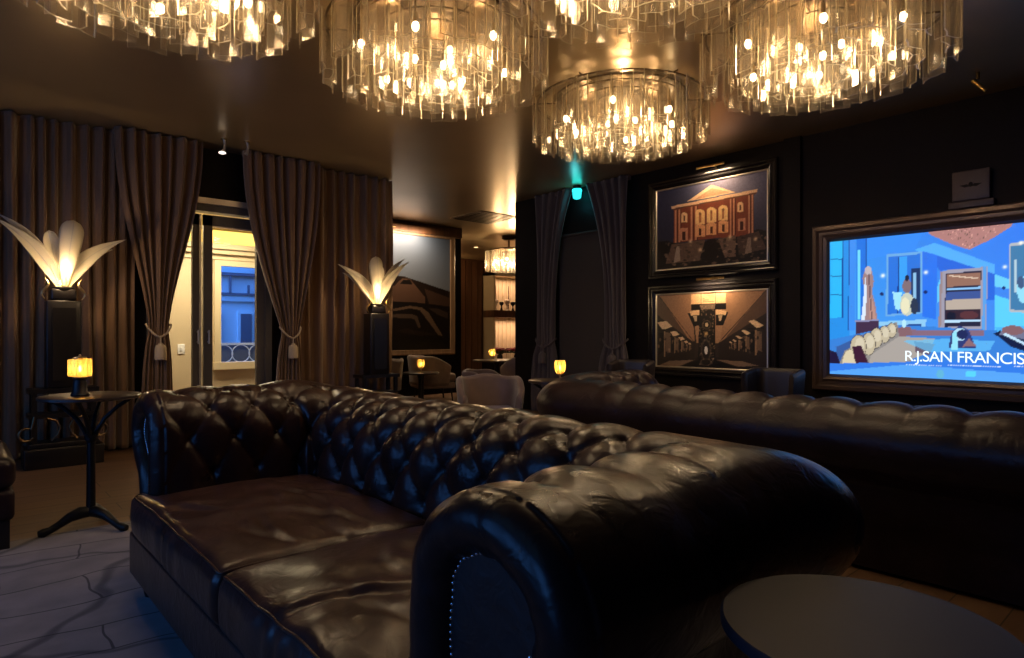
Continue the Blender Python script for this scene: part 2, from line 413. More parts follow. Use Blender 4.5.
# rear room
struct('wall_rear_picture', MB().box((3.95, 9.32, 0), (7.0, 9.46, CEIL)), M['wall_dark'])
struct('wall_rear_side', MB().box((3.95, WY+.14, 0), (4.07, 9.32, CEIL)), M['wall_dark'])
struct('wall_rear_return', MB().box((6.88, 9.46, 0), (7.0, 13.0, CEIL)), M['wall_wood'])
struct('wall_rear_far', MB().box((6.88, 13.0, 0), (13.1, 13.12, CEIL)), M['wall_wood'])
struct('wall_rear_right', MB().box((13.0, 6.7, 0), (13.12, 13.0, CEIL)), M['wall_wood'])
struct('wall_rear_near', MB().box((WX+.16, 6.72, 0), (13.0, 6.87, CEIL)), M['wall_dark'])
# panelling grooves on the far wall
pf = MB()
for k in range(30): pf.box((7.1+k*.2, 12.97, .1), (7.1+k*.2+.17, 13.0, CEIL-.06))
struct('trim_1', pf, M['wall_wood'])
struct('trim_2', MB().box((4.07, 9.22, 2.80), (6.95, 9.318, 2.975)), M['wall_wood'])
# corridor behind the glazed door
struct('wall_corridor_far', MB().box((.5, 8.6, 0), (2.60, 8.72, 2.42)).box((2.60, 8.6, 0), (3.6, 8.72, .71)).box((2.60, 8.6, 1.96), (3.6, 8.72, 2.42)).box((3.6, 8.6, 0), (3.95, 8.72, 2.42)), M['cream'])
struct('wall_corridor_left', MB().box((.5, 7.09, 0), (.62, 8.6, 2.42)), M['cream'])
struct('wall_corridor_right', MB().box((3.83, 7.09, 0), (3.95, 8.6, 2.42)), M['cream'])
struct('trim_3', MB().box((.62, 8.50, 2.16), (3.83, 8.6, 2.22)).box((.62, 8.54, 2.10), (3.83, 8.6, 2.16)).box((.62, 8.575, 2.03), (3.83, 8.6, 2.06)), M['cream_trim'])
struct('trim_4', MB().box((.62, 8.585, 2.24), (3.83, 8.6, 2.40)), M['cove'])
f = MB().box((2.52, 8.56, .64), (2.60, 8.6, 2.02)).box((3.60, 8.56, .64), (3.68, 8.6, 2.02)).box((2.60, 8.56, 1.95), (3.60, 8.6, 2.02)).box((2.50, 8.53, .62), (3.70, 8.6, .71))
struct('window_4', f, M['cream_trim'])
struct('window_5', MB().box((2.60, 8.655, .71), (3.6, 8.663, 2.03)), M['pane'])
light('AREA', 'corridor_ceiling_light', (2.2, 7.85, 2.38), 40, (1, .78, .46), 1.6, sizey=.5)
# outside, seen through the corridor window
fac = thing('town_house', 'blue dusk-lit town house facade seen through corridor window', 'building', (4.0, 11.2, -1))
MB().box((-2.2, 0, 0), (2.6, .3, 2.72)).box((-2.2, -.06, 2.62), (2.6, 0, 2.72)).box((-2.2, 0, 2.72), (2.6, .3, 5)).make('wall', M['facade'], fac, smooth=False)
for k in range(8):
    x = -1.9+k*.52
    MB().box((x, -.05, 1.85), (x+.26, .0, 2.45)).make('window_frame', M['facade_white'], fac, smooth=False)
    MB().box((x+.04, -.07, 1.89), (x+.22, -.045, 2.41)).make('window_pane', M['facade_dark'], fac, smooth=False)
MB().box((-2.2, -.09, 2.72), (2.6, .0, 2.76)).box((-2.2, -.05, 1.62), (2.6, 0, 1.66)).box((-2.2, -.1, 3.05), (2.6, .0, 3.1)).make('cornice', M['facade_dark'], fac, smooth=False)
for k in range(14):
    MB().box((-2+k*.3, -.12, 2.76), (-2+k*.3+.03, -.08, 2.9+.07*(k % 3))).make('parapet_post', M['facade_dark'], fac, smooth=False)
bal = thing('balcony_railing', 'white looped ironwork balcony railing outside the corridor window', 'railing', (3.1, 9.15, .0))
MB().box((-.9, -.02, 0), (1.3, .02, .02)).box((-.9, -.015, .92), (1.3, .015, .95)).box((-.9, -.015, .66), (1.3, .015, .68)).make('rail', M['facade_white'], bal, smooth=False)
for k in range(9):
    MB().tube([(-.75+k*.23+.12*math.cos(t*PI/12), 0, .80+.12*math.sin(t*PI/12)) for t in range(25)], .008, 6).make('iron_loop', M['facade_white'], bal)
MB().box((-.9, .05, 0), (1.3, .09, .93)).make('back_panel', M['facade_dark'], bal, smooth=False)

# ------------------------------------------------------------------ door
fr = MB()
fr.box((DX0, WY-.05, 0), (DX0+.07, WY+.1, DZ)).box((DX1-.07, WY-.05, 0), (DX1, WY+.1, DZ)).box((DX0, WY-.05, DZ-.10), (DX1, WY+.1, DZ))
struct('door_1', fr, M['doorgrey'])
struct('trim_5', MB().box((DX0, WY-.09, DZ-.03), (DX1, WY-.05, DZ+.03)), M['pale_metal'])
def leaf(name, x0, x1, hx):
    g = MB(); y0, y1 = WY-.02, WY+.03; t = DZ-.13
    g.box((x0, y0, .0), (x0+.085, y1, t)).box((x1-.085, y0, 0), (x1, y1, t)).box((x0, y0, t-.11), (x1, y1, t)).box((x0, y0, 0), (x1, y1, .25))
    o = struct(name, g, M['doorgrey'])
    p = MB().box((x0+.08, WY+.002, .24), (x1-.08, WY+.008, t-.1)).make('glass_pane', M['pane'], o, smooth=False)
    MB().box((x0+.085, y0-.004, t-.125), (x1-.085, y0+.01, t-.11)).make('metal_strip', M['pale_metal'], o, smooth=False)
    MB().tube([(hx, y0-.04, .98), (hx, y0-.04, 1.12)], .010).tube([(hx, y0, 1.0), (hx, y0-.04, 1.0)], .008).tube([(hx, y0, 1.1), (hx, y0-.04, 1.1)], .008).make('door_handle', M['pale_metal'], o)
    return o
xm = 1.925
l2 = leaf('door_2', DX0+.07, xm-.01, xm-.05); l3 = leaf('door_3', xm+.01, DX1-.07, xm+.05)
MB().box((xm-.035, WY-.03, 0), (xm-.012, WY-.02, DZ-.13)).make('metal_strip', M['pale_metal'], l2, smooth=False)

q = onY(181, 349, 8.6)
t = thing('light_switch', 'small white light switch on the cream corridor wall behind the door glass', 'switch', (q.x, 8.6, q.z))
MB().rbox((-.04, -.012, -.06), (.04, -.001, .06), .004).make('plate', M['facade_white'], t); MB().rbox((-.012, -.022, -.02), (.012, -.012, .02), .003).make('rocker', M['facade_white'], t)

# ------------------------------------------------------------------ carpet
cp = struct('floor_carpet', MB().box((-2.9, -2.9, 0.0), (2.25, 4.2, .012)), M['carpet'])

# ------------------------------------------------------------------ curtains
def curtain(label, o, d, L, z0, z1, folds, amp=.05, tie=None, mat='curtain', out=(0, -1), group=None, seed=0, nm='curtain', cv=1.12):
    """o: start point, d: unit direction along the wall, out: into the room. tie = (z, centre 0..L, width)"""
    r = random.Random(seed)
    nu = int(folds*14)+1; nz = 60
    ph = [r.uniform(-.5, .5) for _ in range(8)]
    zs = np.linspace(z0, z1, nz); P = np.zeros((nz, nu, 3))
    for i, z in enumerate(zs):
        if tie:
            tz, tc, tw = tie
            if z >= tz:
                k = (z-tz)/(z1-tz); e = math.sin(min(1, k)*PI/2)**cv if cv < 2 else k**cv; l = (tc-tw/2)*(1-e); rr_ = (tc+tw/2)*(1-e)+L*e
            else:
                k = (tz-z)/(tz-z0); e = (1-math.exp(-k*4))*.8
                l = (tc-tw/2)-tw*.50*e; rr_ = (tc+tw/2)+tw*.30*e
            comp = (rr_-l)/L
        else: l, rr_, comp = 0, L, 1
        for j in range(nu):
            u = j/(nu-1); uu = u+.012*math.sin(u*17+ph[0]*6)+.006*math.sin(z*1.3+u*31)
            a = 2*PI*folds*uu
            dep = amp*(math.sin(a)+.35*math.sin(2*a+ph[1]*5+z*.4)+.25*math.sin(a*.5+ph[2]*6))*(.55+.45*comp)
            if tie:
                dep += .05*math.exp(-((z-tie[0])/.25)**2)*0
                bl = math.exp(-((z-tie[0])/.10)**2); dep = dep*(1-.45*bl)
            dep += amp*1.45+.012*math.sin(z*2.2+u*9)
            pos = l+(rr_-l)*u
            P[i, j] = (o[0]+d[0]*pos+out[0]*dep, o[1]+d[1]*pos+out[1]*dep, z)
    org = Vector((o[0]+d[0]*L/2, o[1]+d[1]*L/2, z0))
    P -= np.array(org)
    t = thing(nm, label, 'curtain', org, 0, group)
    c = MB().grid(P).make('cloth', M[mat], t, angle=180)
    sd = c.modifiers.new('thick', 'SOLIDIFY'); sd.thickness = .004
    # header tape
    MB().box((0, -.012, 0), (L, .012, .05), Matrix.Translation(Vector((o[0], o[1], z1-.05))-org) @ Matrix.Rotation(math.atan2(d[1], d[0]), 4, 'Z')).make('header', M[mat], t, smooth=False)
    if tie:
        tz, tc, tw = tie; cx = o[0]+d[0]*tc; cy = o[1]+d[1]*tc; R = Matrix.Rotation(math.atan2(out[1], out[0]), 4, 'Z')
        T = Matrix.Translation(Vector((cx+out[0]*amp*1.45, cy+out[1]*amp*1.45, tz))-org) @ R
        w = tw*.62; dp = amp*1.15+.02
        pts = [(dp*math.cos(a)*1.0, w*math.sin(a), .065*abs(math.sin(a))**1.5-.055*max(0, math.cos(a))) for a in np.linspace(-PI, PI, 37)]
        tb = MB().tube(pts, .010, 8, T).make('tieback', M['rope' if mat == 'curtain' else mat], t)
        T2 = T @ Matrix.Translation((dp+.012, 0, -.05))
        MB().tube([(0, 0, 0), (0, 0, -.09)], .006, 6, T2).lathe([(.0, -.06), (.020, -.062), (.022, -.075), (.040, -.085), (.046, -.10), (.050, -.105), (.052, -.215), (.045, -.222), (0, -.222)], 16, T2).make('tassel', M['rope' if mat == 'curtain' else mat], t)
    return t
def cx_(px, y=CY): return onY(px, 330, y).x
CO = WY-.015
a = onY(-60, 330, CO).x
curtain('long straight brown curtain left of the door, behind the nearer palm lamp', (a, CO), (1, 0), onY(133, 330, CO).x-a, .015, CEIL-.01, 13, .042, seed=1)
a = onY(113, 330, CO-.16).x; b = onY(201, 330, CO-.16).x
curtain('brown curtain gathered by a rope tieback at left of the glazed door', (a, CO-.165), (1, 0), b-a, .015, CEIL-.01, 7, .040, tie=(onY(150, 331, CO-.16).z, onY(157, 330, CO-.16).x-a, .17), seed=2, cv=1.5)
a = onY(242, 330, CO-.16).x; b = onY(317, 330, CO-.16).x
curtain('brown curtain gathered by a rope tieback at right of the glazed door', (a, CO-.165), (1, 0), b-a, .015, CEIL-.01, 7, .040, tie=(onY(286, 333, CO-.16).z, onY(288, 330, CO-.16).x-a, .18), seed=3, cv=1.05)
a = onY(291, 330, CO).x
curtain('long straight brown curtain behind the farther palm lamp', (a, CO), (1, 0), 4.10-a, .015, CEIL-.01, 9, .040, seed=4)
# right wall alcove with blind
def yx(px, X=WX): return onX(px, 330, X).y
bl = thing('roller_blind', 'plain grey-brown roller blind hanging between the two plum curtains', 'blind', (WX-.003, (yx(560)+yx(608))/2, 0))
h = (yx(560)-yx(608))/2
MB().box((-.006, -h, .12), (.0, h, 2.36)).make('cloth', M['blind'], bl, smooth=False)
MB().tube([(-.022, -h, 2.375), (-.022, h, 2.375)], .02, 12).make('roller', M['blind'], bl)
MB().rbox((-.014, -h, .09), (.006, h, .125), .005).make('bottom_bar', M['wood_black'], bl)
y1 = yx(541); y0 = yx(578)
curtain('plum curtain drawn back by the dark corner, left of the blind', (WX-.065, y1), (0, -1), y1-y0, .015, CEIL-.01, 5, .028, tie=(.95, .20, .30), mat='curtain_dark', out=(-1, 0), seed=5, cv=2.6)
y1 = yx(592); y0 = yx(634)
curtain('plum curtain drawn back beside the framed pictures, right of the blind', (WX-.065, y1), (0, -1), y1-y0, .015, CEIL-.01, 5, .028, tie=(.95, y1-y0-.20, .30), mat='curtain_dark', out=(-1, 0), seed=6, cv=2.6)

# ------------------------------------------------------------------ chesterfield sofas
def make_sofa(name, label, loc, rz, Li, mat, seatmat, depth=.96, ncush=2, nback=8, full=True, dz=0, ZB=.09, A=.038, ear=.055):
    t = thing(name, label, 'sofa', loc, rz)
    yf = -depth/2
    # --- cross-section: n outward from the seat, z up
    rc_, cn, cz, R, RH = .05, .220, .663+dz, .186, .214
    pr = [(0.0, z) for z in np.linspace(ZB, .60+dz, 26)]
    pr += [(cn-RH*math.cos(a), cz+R*math.sin(a)) for a in np.linspace(-.10, PI+.85, 74)][1:]
    ex = pr[-1]
    q = [(.280, .46+dz), (.265, .40), (.26, .32), (.26, .2), (.26, ZB)]
    pts = [ex]+q; 
    out_ = []
    for i in range(len(pts)-1):
        for k in range(1, 9): f = k/8; out_.append((pts[i][0]*(1-f)+pts[i+1][0]*f, pts[i][1]*(1-f)+pts[i+1][1]*f))
    pr += out_
    pr = np.array(pr)
    for _ in range(6): pr[1:-1] = pr[1:-1]*.5+(pr[:-2]+pr[2:])*.25
    seg = np.r_[0, np.cumsum(np.hypot(*np.diff(pr, axis=0).T))]; tt = np.linspace(0, seg[-1], 150)
    pr = np.c_[np.interp(tt, seg, pr[:, 0]), np.interp(tt, seg, pr[:, 1])]
    tg = np.gradient(pr, axis=0); tg /= np.hypot(*tg.T)[:, None]; nm = np.c_[-tg[:, 1], tg[:, 0]]
    NT = len(pr)
    # --- path: arm, corner, back, corner, arm
    yb = depth/2-.434; La = yb-rc_-yf; Lb = 2*(Li-rc_)
    na = max(3, round(La/.215)); stations = []
    EX = .052; bev = .105
    y_s = yf+EX
    for s in np.linspace(0, 1, 66): stations.append(((-Li, y_s+(yb-rc_-y_s)*s), (-1, 0), s*na, 0, s*(yb-rc_-y_s)))
    for s in np.linspace(0, 1, 26)[1:]:
        a = PI-s*PI/2; stations.append(((-Li+rc_+rc_*math.cos(a), yb-rc_+rc_*math.sin(a)), (math.cos(a), math.sin(a)), na+s, 1, 9))
    for s in np.linspace(0, 1, int(nback*20)+1)[1:]: stations.append(((-Li+rc_+Lb*s, yb), (0, 1), na+1+s*nback, 2, 9))
    for s in np.linspace(0, 1, 26)[1:]:
        a = PI/2-s*PI/2; stations.append(((Li-rc_+rc_*math.cos(a), yb-rc_+rc_*math.sin(a)), (math.cos(a), math.sin(a)), na+1+nback+s, 3, 9))
    for s in np.linspace(0, 1, 66)[1:]: stations.append(((Li, yb-rc_+(y_s-yb+rc_)*s), (1, 0), na+2+nback+s*na, 4, (1-s)*(yb-rc_-y_s)))
    t0 = .50-ZB+dz*.5; pt = .148; YM = 3
    ycoord = (tt-t0)/pt
    def hgt(x, y, kk=1.0):
        yc = np.clip(y, 0, YM)
        h = (abs(np.sin(PI*(x+yc/2)))*abs(np.sin(PI*(x-yc/2)))+1e-9)**.40
        over = np.maximum(0, y-YM)+np.maximum(0, -y)*.5
        return 1-(1-h)*np.exp(-over*kk)
    btn = []
    def dist_pit(x, y):
        # nearest lattice point
        best = np.full(np.shape(y), 9.0); ang = np.zeros(np.shape(y))
        for r in range(0, YM+1):
            off = 0 if r % 2 == 0 else .5
            dx = (x-off-round(x-off))*.215; dy = (y-r)*pt; d = np.hypot(dx, dy)
            m = d < best; best = np.where(m, d, best); ang = np.where(m, np.arctan2(dy, dx), ang)
        return best, ang
    P = np.zeros((len(stations), NT, 3)); reg = []
    for i, (p, n, x, rg, sf) in enumerate(stations):
        isarm = rg in (0, 4); h = hgt(x, ycoord, 1.7 if isarm else 1.0); d, an = dist_pit(x, ycoord)
        fade = 1.0 if rg not in (0, 4) else min(1, sf/.10)**.7
        disp = A*(.70 if isarm else 1)*(h-.72)-.016*np.exp(-(d/.020)**2)+.0026*np.cos(an*9+x*3)*np.exp(-((d-.032)/.02)**2)
        disp += .006*math.sin(x*2.1+1)*np.sin(tt*5+x)
        # gentle slack on the plain outer face
        o_m = np.clip((ycoord-YM-1.0)/2.0, 0, 1)
        disp = disp*(1-o_m)+o_m*.005*np.sin(tt*6+math.sin(x*1.7)*1.5)
        disp = disp*fade*np.clip(tt/.2, 0, 1)
        k = pr+nm*disp[:, None]
        sq = 1+.30*(2*n[0]*n[1])**2
        P[i, :, 0] = p[0]+n[0]*k[:, 0]*sq; P[i, :, 1] = p[1]+n[1]*k[:, 0]*sq
        back = n[1]**2; back = back*back*(3-2*back)
        P[i, :, 2] = k[:, 1]-.035*back*np.clip((k[:, 1]-.3)/.4, 0, 1)
        reg.append(rg)
    # front lip rings
    def lip(sx):
        rings = []
        for th in np.linspace(0, PI*.93, 17):
            of = bev*.5*(1-math.cos(th)); fwd = EX*math.sin(th)
            pl = .006*(abs(np.sin(PI*tt/.112+.3*np.sin(tt*9)))**.35-1)*math.sin(min(PI/2, th*.7+.35))
            k = pr-nm*(of)+nm*pl[:, None]
            rings.append(np.c_[sx*(Li+k[:, 0]), np.full(NT, y_s-fwd), k[:, 1]])
        return np.array(rings)
    lipL = lip(-1); lipR = lip(1)
    i0 = [i for i, r in enumerate(reg) if r == 0]; c1 = [i for i, r in enumerate(reg) if r == 1]; c2 = [i for i, r in enumerate(reg) if r == 3]
    mid1 = c1[len(c1)//2]; mid2 = c2[len(c2)//2]
    for nm_, arr, lp in (('arm', P[:mid1+1], lipL), ('backrest', P[mid1:mid2+1], None), ('arm', P[mid2:], lipR)):
        mb = MB()
        if lp is None: full_ = arr
        elif lp is lipL: full_ = np.concatenate([lp[::-1], arr], 0)
        else: full_ = np.concatenate([arr, lp], 0)
        mb.grid(full_)
        arm = mb.make(nm_, mat, t, angle=180)
        if lp is not None:
            loop = lp[-1]; sx = -1 if lp is lipL else 1
            # front panel slightly proud with its own rounded edge
            me = MB(); vs = [tuple(v) for v in loop]; n0 = len(vs)
            me.add(vs, [tuple(range(n0))])
            me.make('front_panel', M['panel_leather'], arm, smooth=False)
            L_ = np.r_[0, np.cumsum(np.linalg.norm(np.diff(loop, axis=0), axis=1))]
            sel = np.arange(.02, L_[-1]-.02, .0125)
            if full and sx == 1:
                nails = sel
                proto = None
                base = MB().sphere((0, 0, 0), (.0038, .0028, .0038), 8, 5)
                for a_ in nails[:98]:
                    c = [np.interp(a_, L_, loop[:, q_]) for q_ in range(3)]
                    if proto is None: proto = base.make('nailhead', M['silver'], arm); proto.location = c
                    else:
                        o = proto.copy(); C.objects.link(o); o.parent = arm; o.location = c
            else:
                mb2 = MB()
                for a_ in sel:
                    c = [np.interp(a_, L_, loop[:, q_]) for q_ in range(3)]; mb2.sphere(c, (.0038, .0028, .0038), 6, 4)
                tr = mb2.make('nailhead_trim', M['silver'], arm); tr['kind'] = 'stuff'
    # buttons
    if full:
        proto = None; cnt = 0
        X0 = [s[2] for s in stations]
        for r in range(YM+1):
            off = 0 if r % 2 == 0 else .5
            for xi in range(0, na*2+nback+3):
                x = xi+off
                if x < .6 or x > na*2+nback+2-.6: continue
                if x < na+.3 and r < 1 or cnt >= 98: continue
                i = int(np.argmin([abs(q_-x) for q_ in X0])); j = int(np.argmin(abs(ycoord-r)))
                c = P[i, j]
                if proto is None:
                    proto = MB().sphere((0, 0, 0), (.011, .011, .008), 12, 8).make('button', mat, t); o = proto
                else: o = proto.copy(); C.objects.link(o); o.parent = t
                p, n = stations[i][0], stations[i][1]
                N3 = Vector((n[0]*nm[j, 0], n[1]*nm[j, 0], nm[j, 1]))
                o.location = Vector(c)+N3*.002; o.rotation_euler = N3.to_track_quat('Z', 'Y').to_euler(); cnt += 1
    # base rail and deck
    MB().rbox((-Li-.195, yf-ear+.012, ZB), (Li+.195, yf-.004, .268), .012).box((-Li-.02, yf-.02, ZB+.01), (Li+.02, yb+.1, .27)).make('base_rail', seatmat, t)
    # cushions
    wc = 2*Li/ncush
    for k in range(ncush):
        x0 = -Li+wc*k+.003; x1 = x0+wc-.006
        if ncush == 2: x0, x1 = (-Li+.003, .087) if k == 0 else (.093, Li-.003)
        cush(x0, x1, yf-ear, yb+.005, .272, .438, seatmat, t, seed=k+3, earl=.165 if k == 0 else 0, earr=.165 if k == ncush-1 else 0, ed=ear-.004)
    for sx in (-1, 1):
        for y in (yf+.02, yb+.2):
            MB().lathe([(0, 0), (.022, 0), (.030, .03), (.034, .075), (.036, .10), (0, .10)], 16, Matrix.Translation((sx*(Li+.09), y, 0))).make('foot', M['wood_black'], t)
    return t
def cush(x0, x1, y0, y1, z0, z1, mat, parent, seed=1, nx=100, ny=100, nz=12, earl=0, earr=0, ed=.05):
    r = np.random.default_rng(seed); rad = .035
    ax, ay, az = (x1-x0)/2, (y1-y0)/2, (z1-z0)/2; c = np.array([(x0+x1)/2, (y0+y1)/2, (z0+z1)/2])
    ph = r.uniform(0, 6, 12)
    cr = []
    for _ in range(11):
        cx0, cy0 = r.uniform(-.75, .75)*ax, r.uniform(-.8, .6)*ay; an_ = r.normal(.35, .5); ln = r.uniform(.10, .26)
        cr.append((cx0, cy0, math.cos(an_), math.sin(an_), ln, r.uniform(.004, .009), r.uniform(.010, .020), r.uniform(-2, 2)))
    def creases(o):
        t_ = 0
        for (a_, b_, c_, s_, ln, dp, wd_, bend) in cr:
            dx, dy = o[..., 0]-a_, o[..., 1]-b_; l = dx*c_+dy*s_; n_ = -dx*s_+dy*c_+bend*l*l
            w_ = wd_*(1.3-.5*np.clip(l/ln, -1, 1)); t_ = t_+dp*(np.exp(-(n_/w_)**2)*-1+.8*np.exp(-((n_-w_*1.9)/(w_*1.3))**2))*np.exp(-(l/ln)**2*2)
        return t_
    def shape(p):
        inner = np.array([ax-rad, ay-rad, az-rad]); q = np.clip(p, -inner, inner); d = p-q; L = np.linalg.norm(d, axis=-1, keepdims=True)
        o = q+d/np.maximum(L, 1e-6)*rad
        u = o[..., 0]/ax; v = o[..., 1]/ay; top = np.clip((o[..., 2]+az*.2)/az, 0, 1)
        e = np.clip((1-u**2), 0, 1)**.5*np.clip(1-v**2, 0, 1)**.5
        dz = .045*e
        # leather wrinkles radiating from the joint and running to the front
        w1 = v*2.2+.5*np.sin(u*2.4+ph[0])+.3*u
        wr = .0065*(1-abs(np.sin(w1*2.1+ph[1]+.5*np.sin(u*3+ph[2])))**.4)*np.exp(-((u-.5*math.sin(ph[3]))/.7)**2)*-1
        wr += .0030*np.sin(u*5+v*3.5+ph[4]+1.3*np.sin(v*3+ph[5]))+.003*np.sin(u*9-v*6+ph[6]+np.sin(u*4)*2)
        wr += .0012*np.sin(u*17+v*11+ph[7]+2*np.sin(v*4+u*2))+creases(o)
        o[..., 2] += (dz+wr*np.clip(e*2.2, 0, 1))*top
        # front face vertical slack folds
        fr = np.clip(-(o[..., 1]+ay*.9)/(ay*.1), 0, 1); side = 1-np.clip(abs(o[..., 2])/(az*1.05), 0, 1)**2
        o[..., 1] -= fr*side*(.012+.004*np.sin(u*24+ph[8]+np.sin(u*7)*2.2)*np.exp(-((u+.1)/.5)**2)+.003*np.sin(u*6+ph[9]))
        fz = np.clip((-ay+ed-o[..., 1])/.012+1, 0, 1); fz = fz*fz*(3-2*fz)
        if earr: q_ = np.clip((u-.93)/.07, 0, 1); o[..., 0] += earr*fz*q_
        if earl: q_ = np.clip((-u-.93)/.07, 0, 1); o[..., 0] -= earl*fz*q_
        return o
    mb = MB()
    X = np.linspace(-ax, ax, nx); Y = np.linspace(-ay, ay, ny); Z = np.linspace(-az, az, nz)
    # perimeter strip
    per = [(x, -ay) for x in X[:-1]]+[(ax, y) for y in Y[:-1]]+[(x, ay) for x in X[::-1][:-1]]+[(-ax, y) for y in Y[::-1][:-1]]
    P = np.array([[(p[0], p[1], z) for p in per] for z in Z], float); mb.grid(shape(P)+c, wrapu=True)
    for zz in (-az, az):
        P = np.array([[(x, y, zz) for x in X] for y in Y], float); mb.grid(shape(P)+c)
    o = mb.make('seat_cushion', mat, parent, angle=180)
    # piping along the top and bottom edges
    for sgn in (1, -1):
        q = rad*.72
        loop = []
        for p in per+[per[0]]:
            v = np.array([[p[0], p[1], sgn*(az)]], float); k = shape(v)[0]
            loop.append(k+c)
        if sgn == 1: MB().tube([tuple(l) for l in loop[::2]]+[tuple(loop[-1])], .0045, 6, caps=False).make('piping', mat, o, angle=180)
    return o
SOFA_LOC = (0.605+.545, 1.93, 0)
make_sofa('chesterfield_sofa', 'large dark brown buttoned leather sofa with studded arm in the foreground', SOFA_LOC, -PI/2, .935, M['leather'], M['leather_seat'], depth=1.09)
make_sofa('chesterfield_sofa', 'dark leather sofa seen from behind, facing the television wall', (2.98+.50, 1.45, 0), PI/2, 1.33, M['leather_back'], M['leather_back'], depth=1.0, ncush=3, nback=12, dz=-.035, ZB=.02, A=.027)

# ------------------------------------------------------------------ chandeliers
def make_chandelier(loc, label, rad=.70, height=.34, rings=((.66, 26, .16), (.49, 20, .16), (.345, 14, .16), (.20, 8, .16)), nb=(6, 3), power=28, group='glass plate chandeliers on the lounge ceiling', canopy=None):
    t = thing('chandelier', label, 'chandelier', loc, 0, group)
    k = rad/.70
    MB().lathe([(0, 0), (.50*k, 0), (.52*k, -.008), (.52*k, -.022), (0, -.022)], 64).make('ceiling_plate', M['bronze'], t, angle=30)
    mb = MB()
    for R, n, w in rings:
        mb.lathe([(R-.006, -.040), (R+.006, -.040), (R+.006, -.050), (R-.006, -.050), (R-.006, -.040)], 64)
    for a in range(6):
        c, s = math.cos(a*PI/3), math.sin(a*PI/3); mb.tube([(c*.2*k, s*.2*k, -.034), (c*.69*k, s*.69*k, -.034)], .006, 6)
        mb.tube([(c*.5*k, s*.5*k, -.02), (c*.5*k, s*.5*k, -.045)], .008, 6)
    mb.make('ring_frame', M['bronze'], t)
    rd = random.Random(3)
    for ri, (R, n, w) in enumerate(rings):
        protos = []
        for var in range(2):
            mb = MB(); th = .0034; h = height-.03-var*.002
            zt, zb = -.045, -.045-h; G = []
            angs = (PI, PI/2.45, -PI/2.45) if var == 0 else (0, PI*.60, -PI*.60)
            for ai, a_ in enumerate(angs):
                ln_ = (.060, w*.60, w*.60)[ai] if var == 0 else (.030, w*.60, w*.60)[ai]
                pl = [(0, 0), (ln_*.5*math.cos(a_+.10), ln_*.5*math.sin(a_+.10)), (ln_*math.cos(a_), ln_*math.sin(a_))]
                n_ = (-math.sin(a_)*th, math.cos(a_)*th)
                A_ = [(x+n_[0], y+n_[1]) for x, y in pl]; B_ = [(x-n_[0], y-n_[1]) for x, y in pl]
                o0 = len(mb.v); mb.v += [(x, y, z) for z in (zt, zb) for x, y in A_+B_]
                for q_ in range(2):
                    mb.f += [[o0+q_, o0+q_+1, o0+q_+7, o0+q_+6], [o0+q_+4, o0+q_+3, o0+q_+9, o0+q_+10]]; mb.mi += [0, 0]
                    mb.f += [[o0+q_+6, o0+q_+7, o0+q_+10, o0+q_+9], [o0+q_+1, o0+q_, o0+q_+3, o0+q_+4]]; mb.mi += [1, 1]
                mb.f.append([o0+2, o0+5, o0+11, o0+8]); mb.mi.append(1)
            me = bpy.data.meshes.new('glass_panel'); me.from_pydata(mb.v, [], mb.f); me.materials.append(M['glass']); me.materials.append(M['glass_edge'])
            me.polygons.foreach_set('material_index', mb.mi); protos.append(me)
        for i in range(n):
            a = 2*PI*(i+.5*(ri % 2))/n
            o = bpy.data.objects.new('glass_panel', protos[(i+ri) % 2]); C.objects.link(o); o.parent = t
            rr = R-(.0 if (i+ri) % 2 == 0 else .022)
            o.location = (rr*math.cos(a), rr*math.sin(a), rd.uniform(-.002, .0)); o.rotation_euler = (0, 0, a+rd.uniform(-.05, .05))
    bulb = MB().sphere((0, 0, 0), (.019, .019, .027), 12, 8)
    sock = MB().tube([(0, 0, .02), (0, 0, .075)], .011, 10).tube([(0, 0, .07), (0, 0, .15)], .005, 6)
    pb = ps = None
    spots = [(.455*k, 2*PI*(i+.3)/nb[0]) for i in range(nb[0])]+[(.13*k, 2*PI*(i+.1)/nb[1]) for i in range(nb[1])]
    for j, (R, a) in enumerate(spots):
        p = (R*math.cos(a), R*math.sin(a), -height*.52-(.03 if j % 2 else 0))
        if pb is None: pb = bulb.make('bulb', M['bulb'], t); ps = sock.make('socket', M['brass'], pb); pb.location = p
        else:
            o = pb.copy(); C.objects.link(o); o.parent = t; o.location = p
            q_ = ps.copy(); C.objects.link(q_); q_.parent = o
    for j in range(3):
        a = 2*PI*j/3+.5
        light('POINT', 'bulb_light', (.30*k*math.cos(a), .30*k*math.sin(a), -height*.62), power/3, (1, .73, .44), .05, t)
    if canopy:
        MB().tube([(0, 0, 0), (0, 0, canopy)], .02, 10).lathe([(0, canopy), (.13, canopy), (.14, canopy-.03), (.10, canopy-.06), (0, canopy-.06)], 24).make('stem', M['bronze'], t)
    return t
ch = make_chandelier((.72, 3.22, CEIL), 'round glass plate chandelier over the sofa, at the top left corner of the photo')
dup(ch, (2.25, 3.25, CEIL), .4, 'round glass plate chandelier in full view, left of the middle of the photo')
dup(ch, (2.25, 1.66, CEIL), .9, 'large overhead glass plate chandelier cut off by the top edge, right of the middle')
dup(ch, (4.02, 3.24, CEIL), 1.3, 'farthest and lowest-looking of the lounge glass plate chandeliers, before the framed pictures')
dup(ch, (3.90, 1.62, CEIL), 2.2, 'glass plate chandelier at right, hanging above the television side')
p = at(509, 250, 12.6)
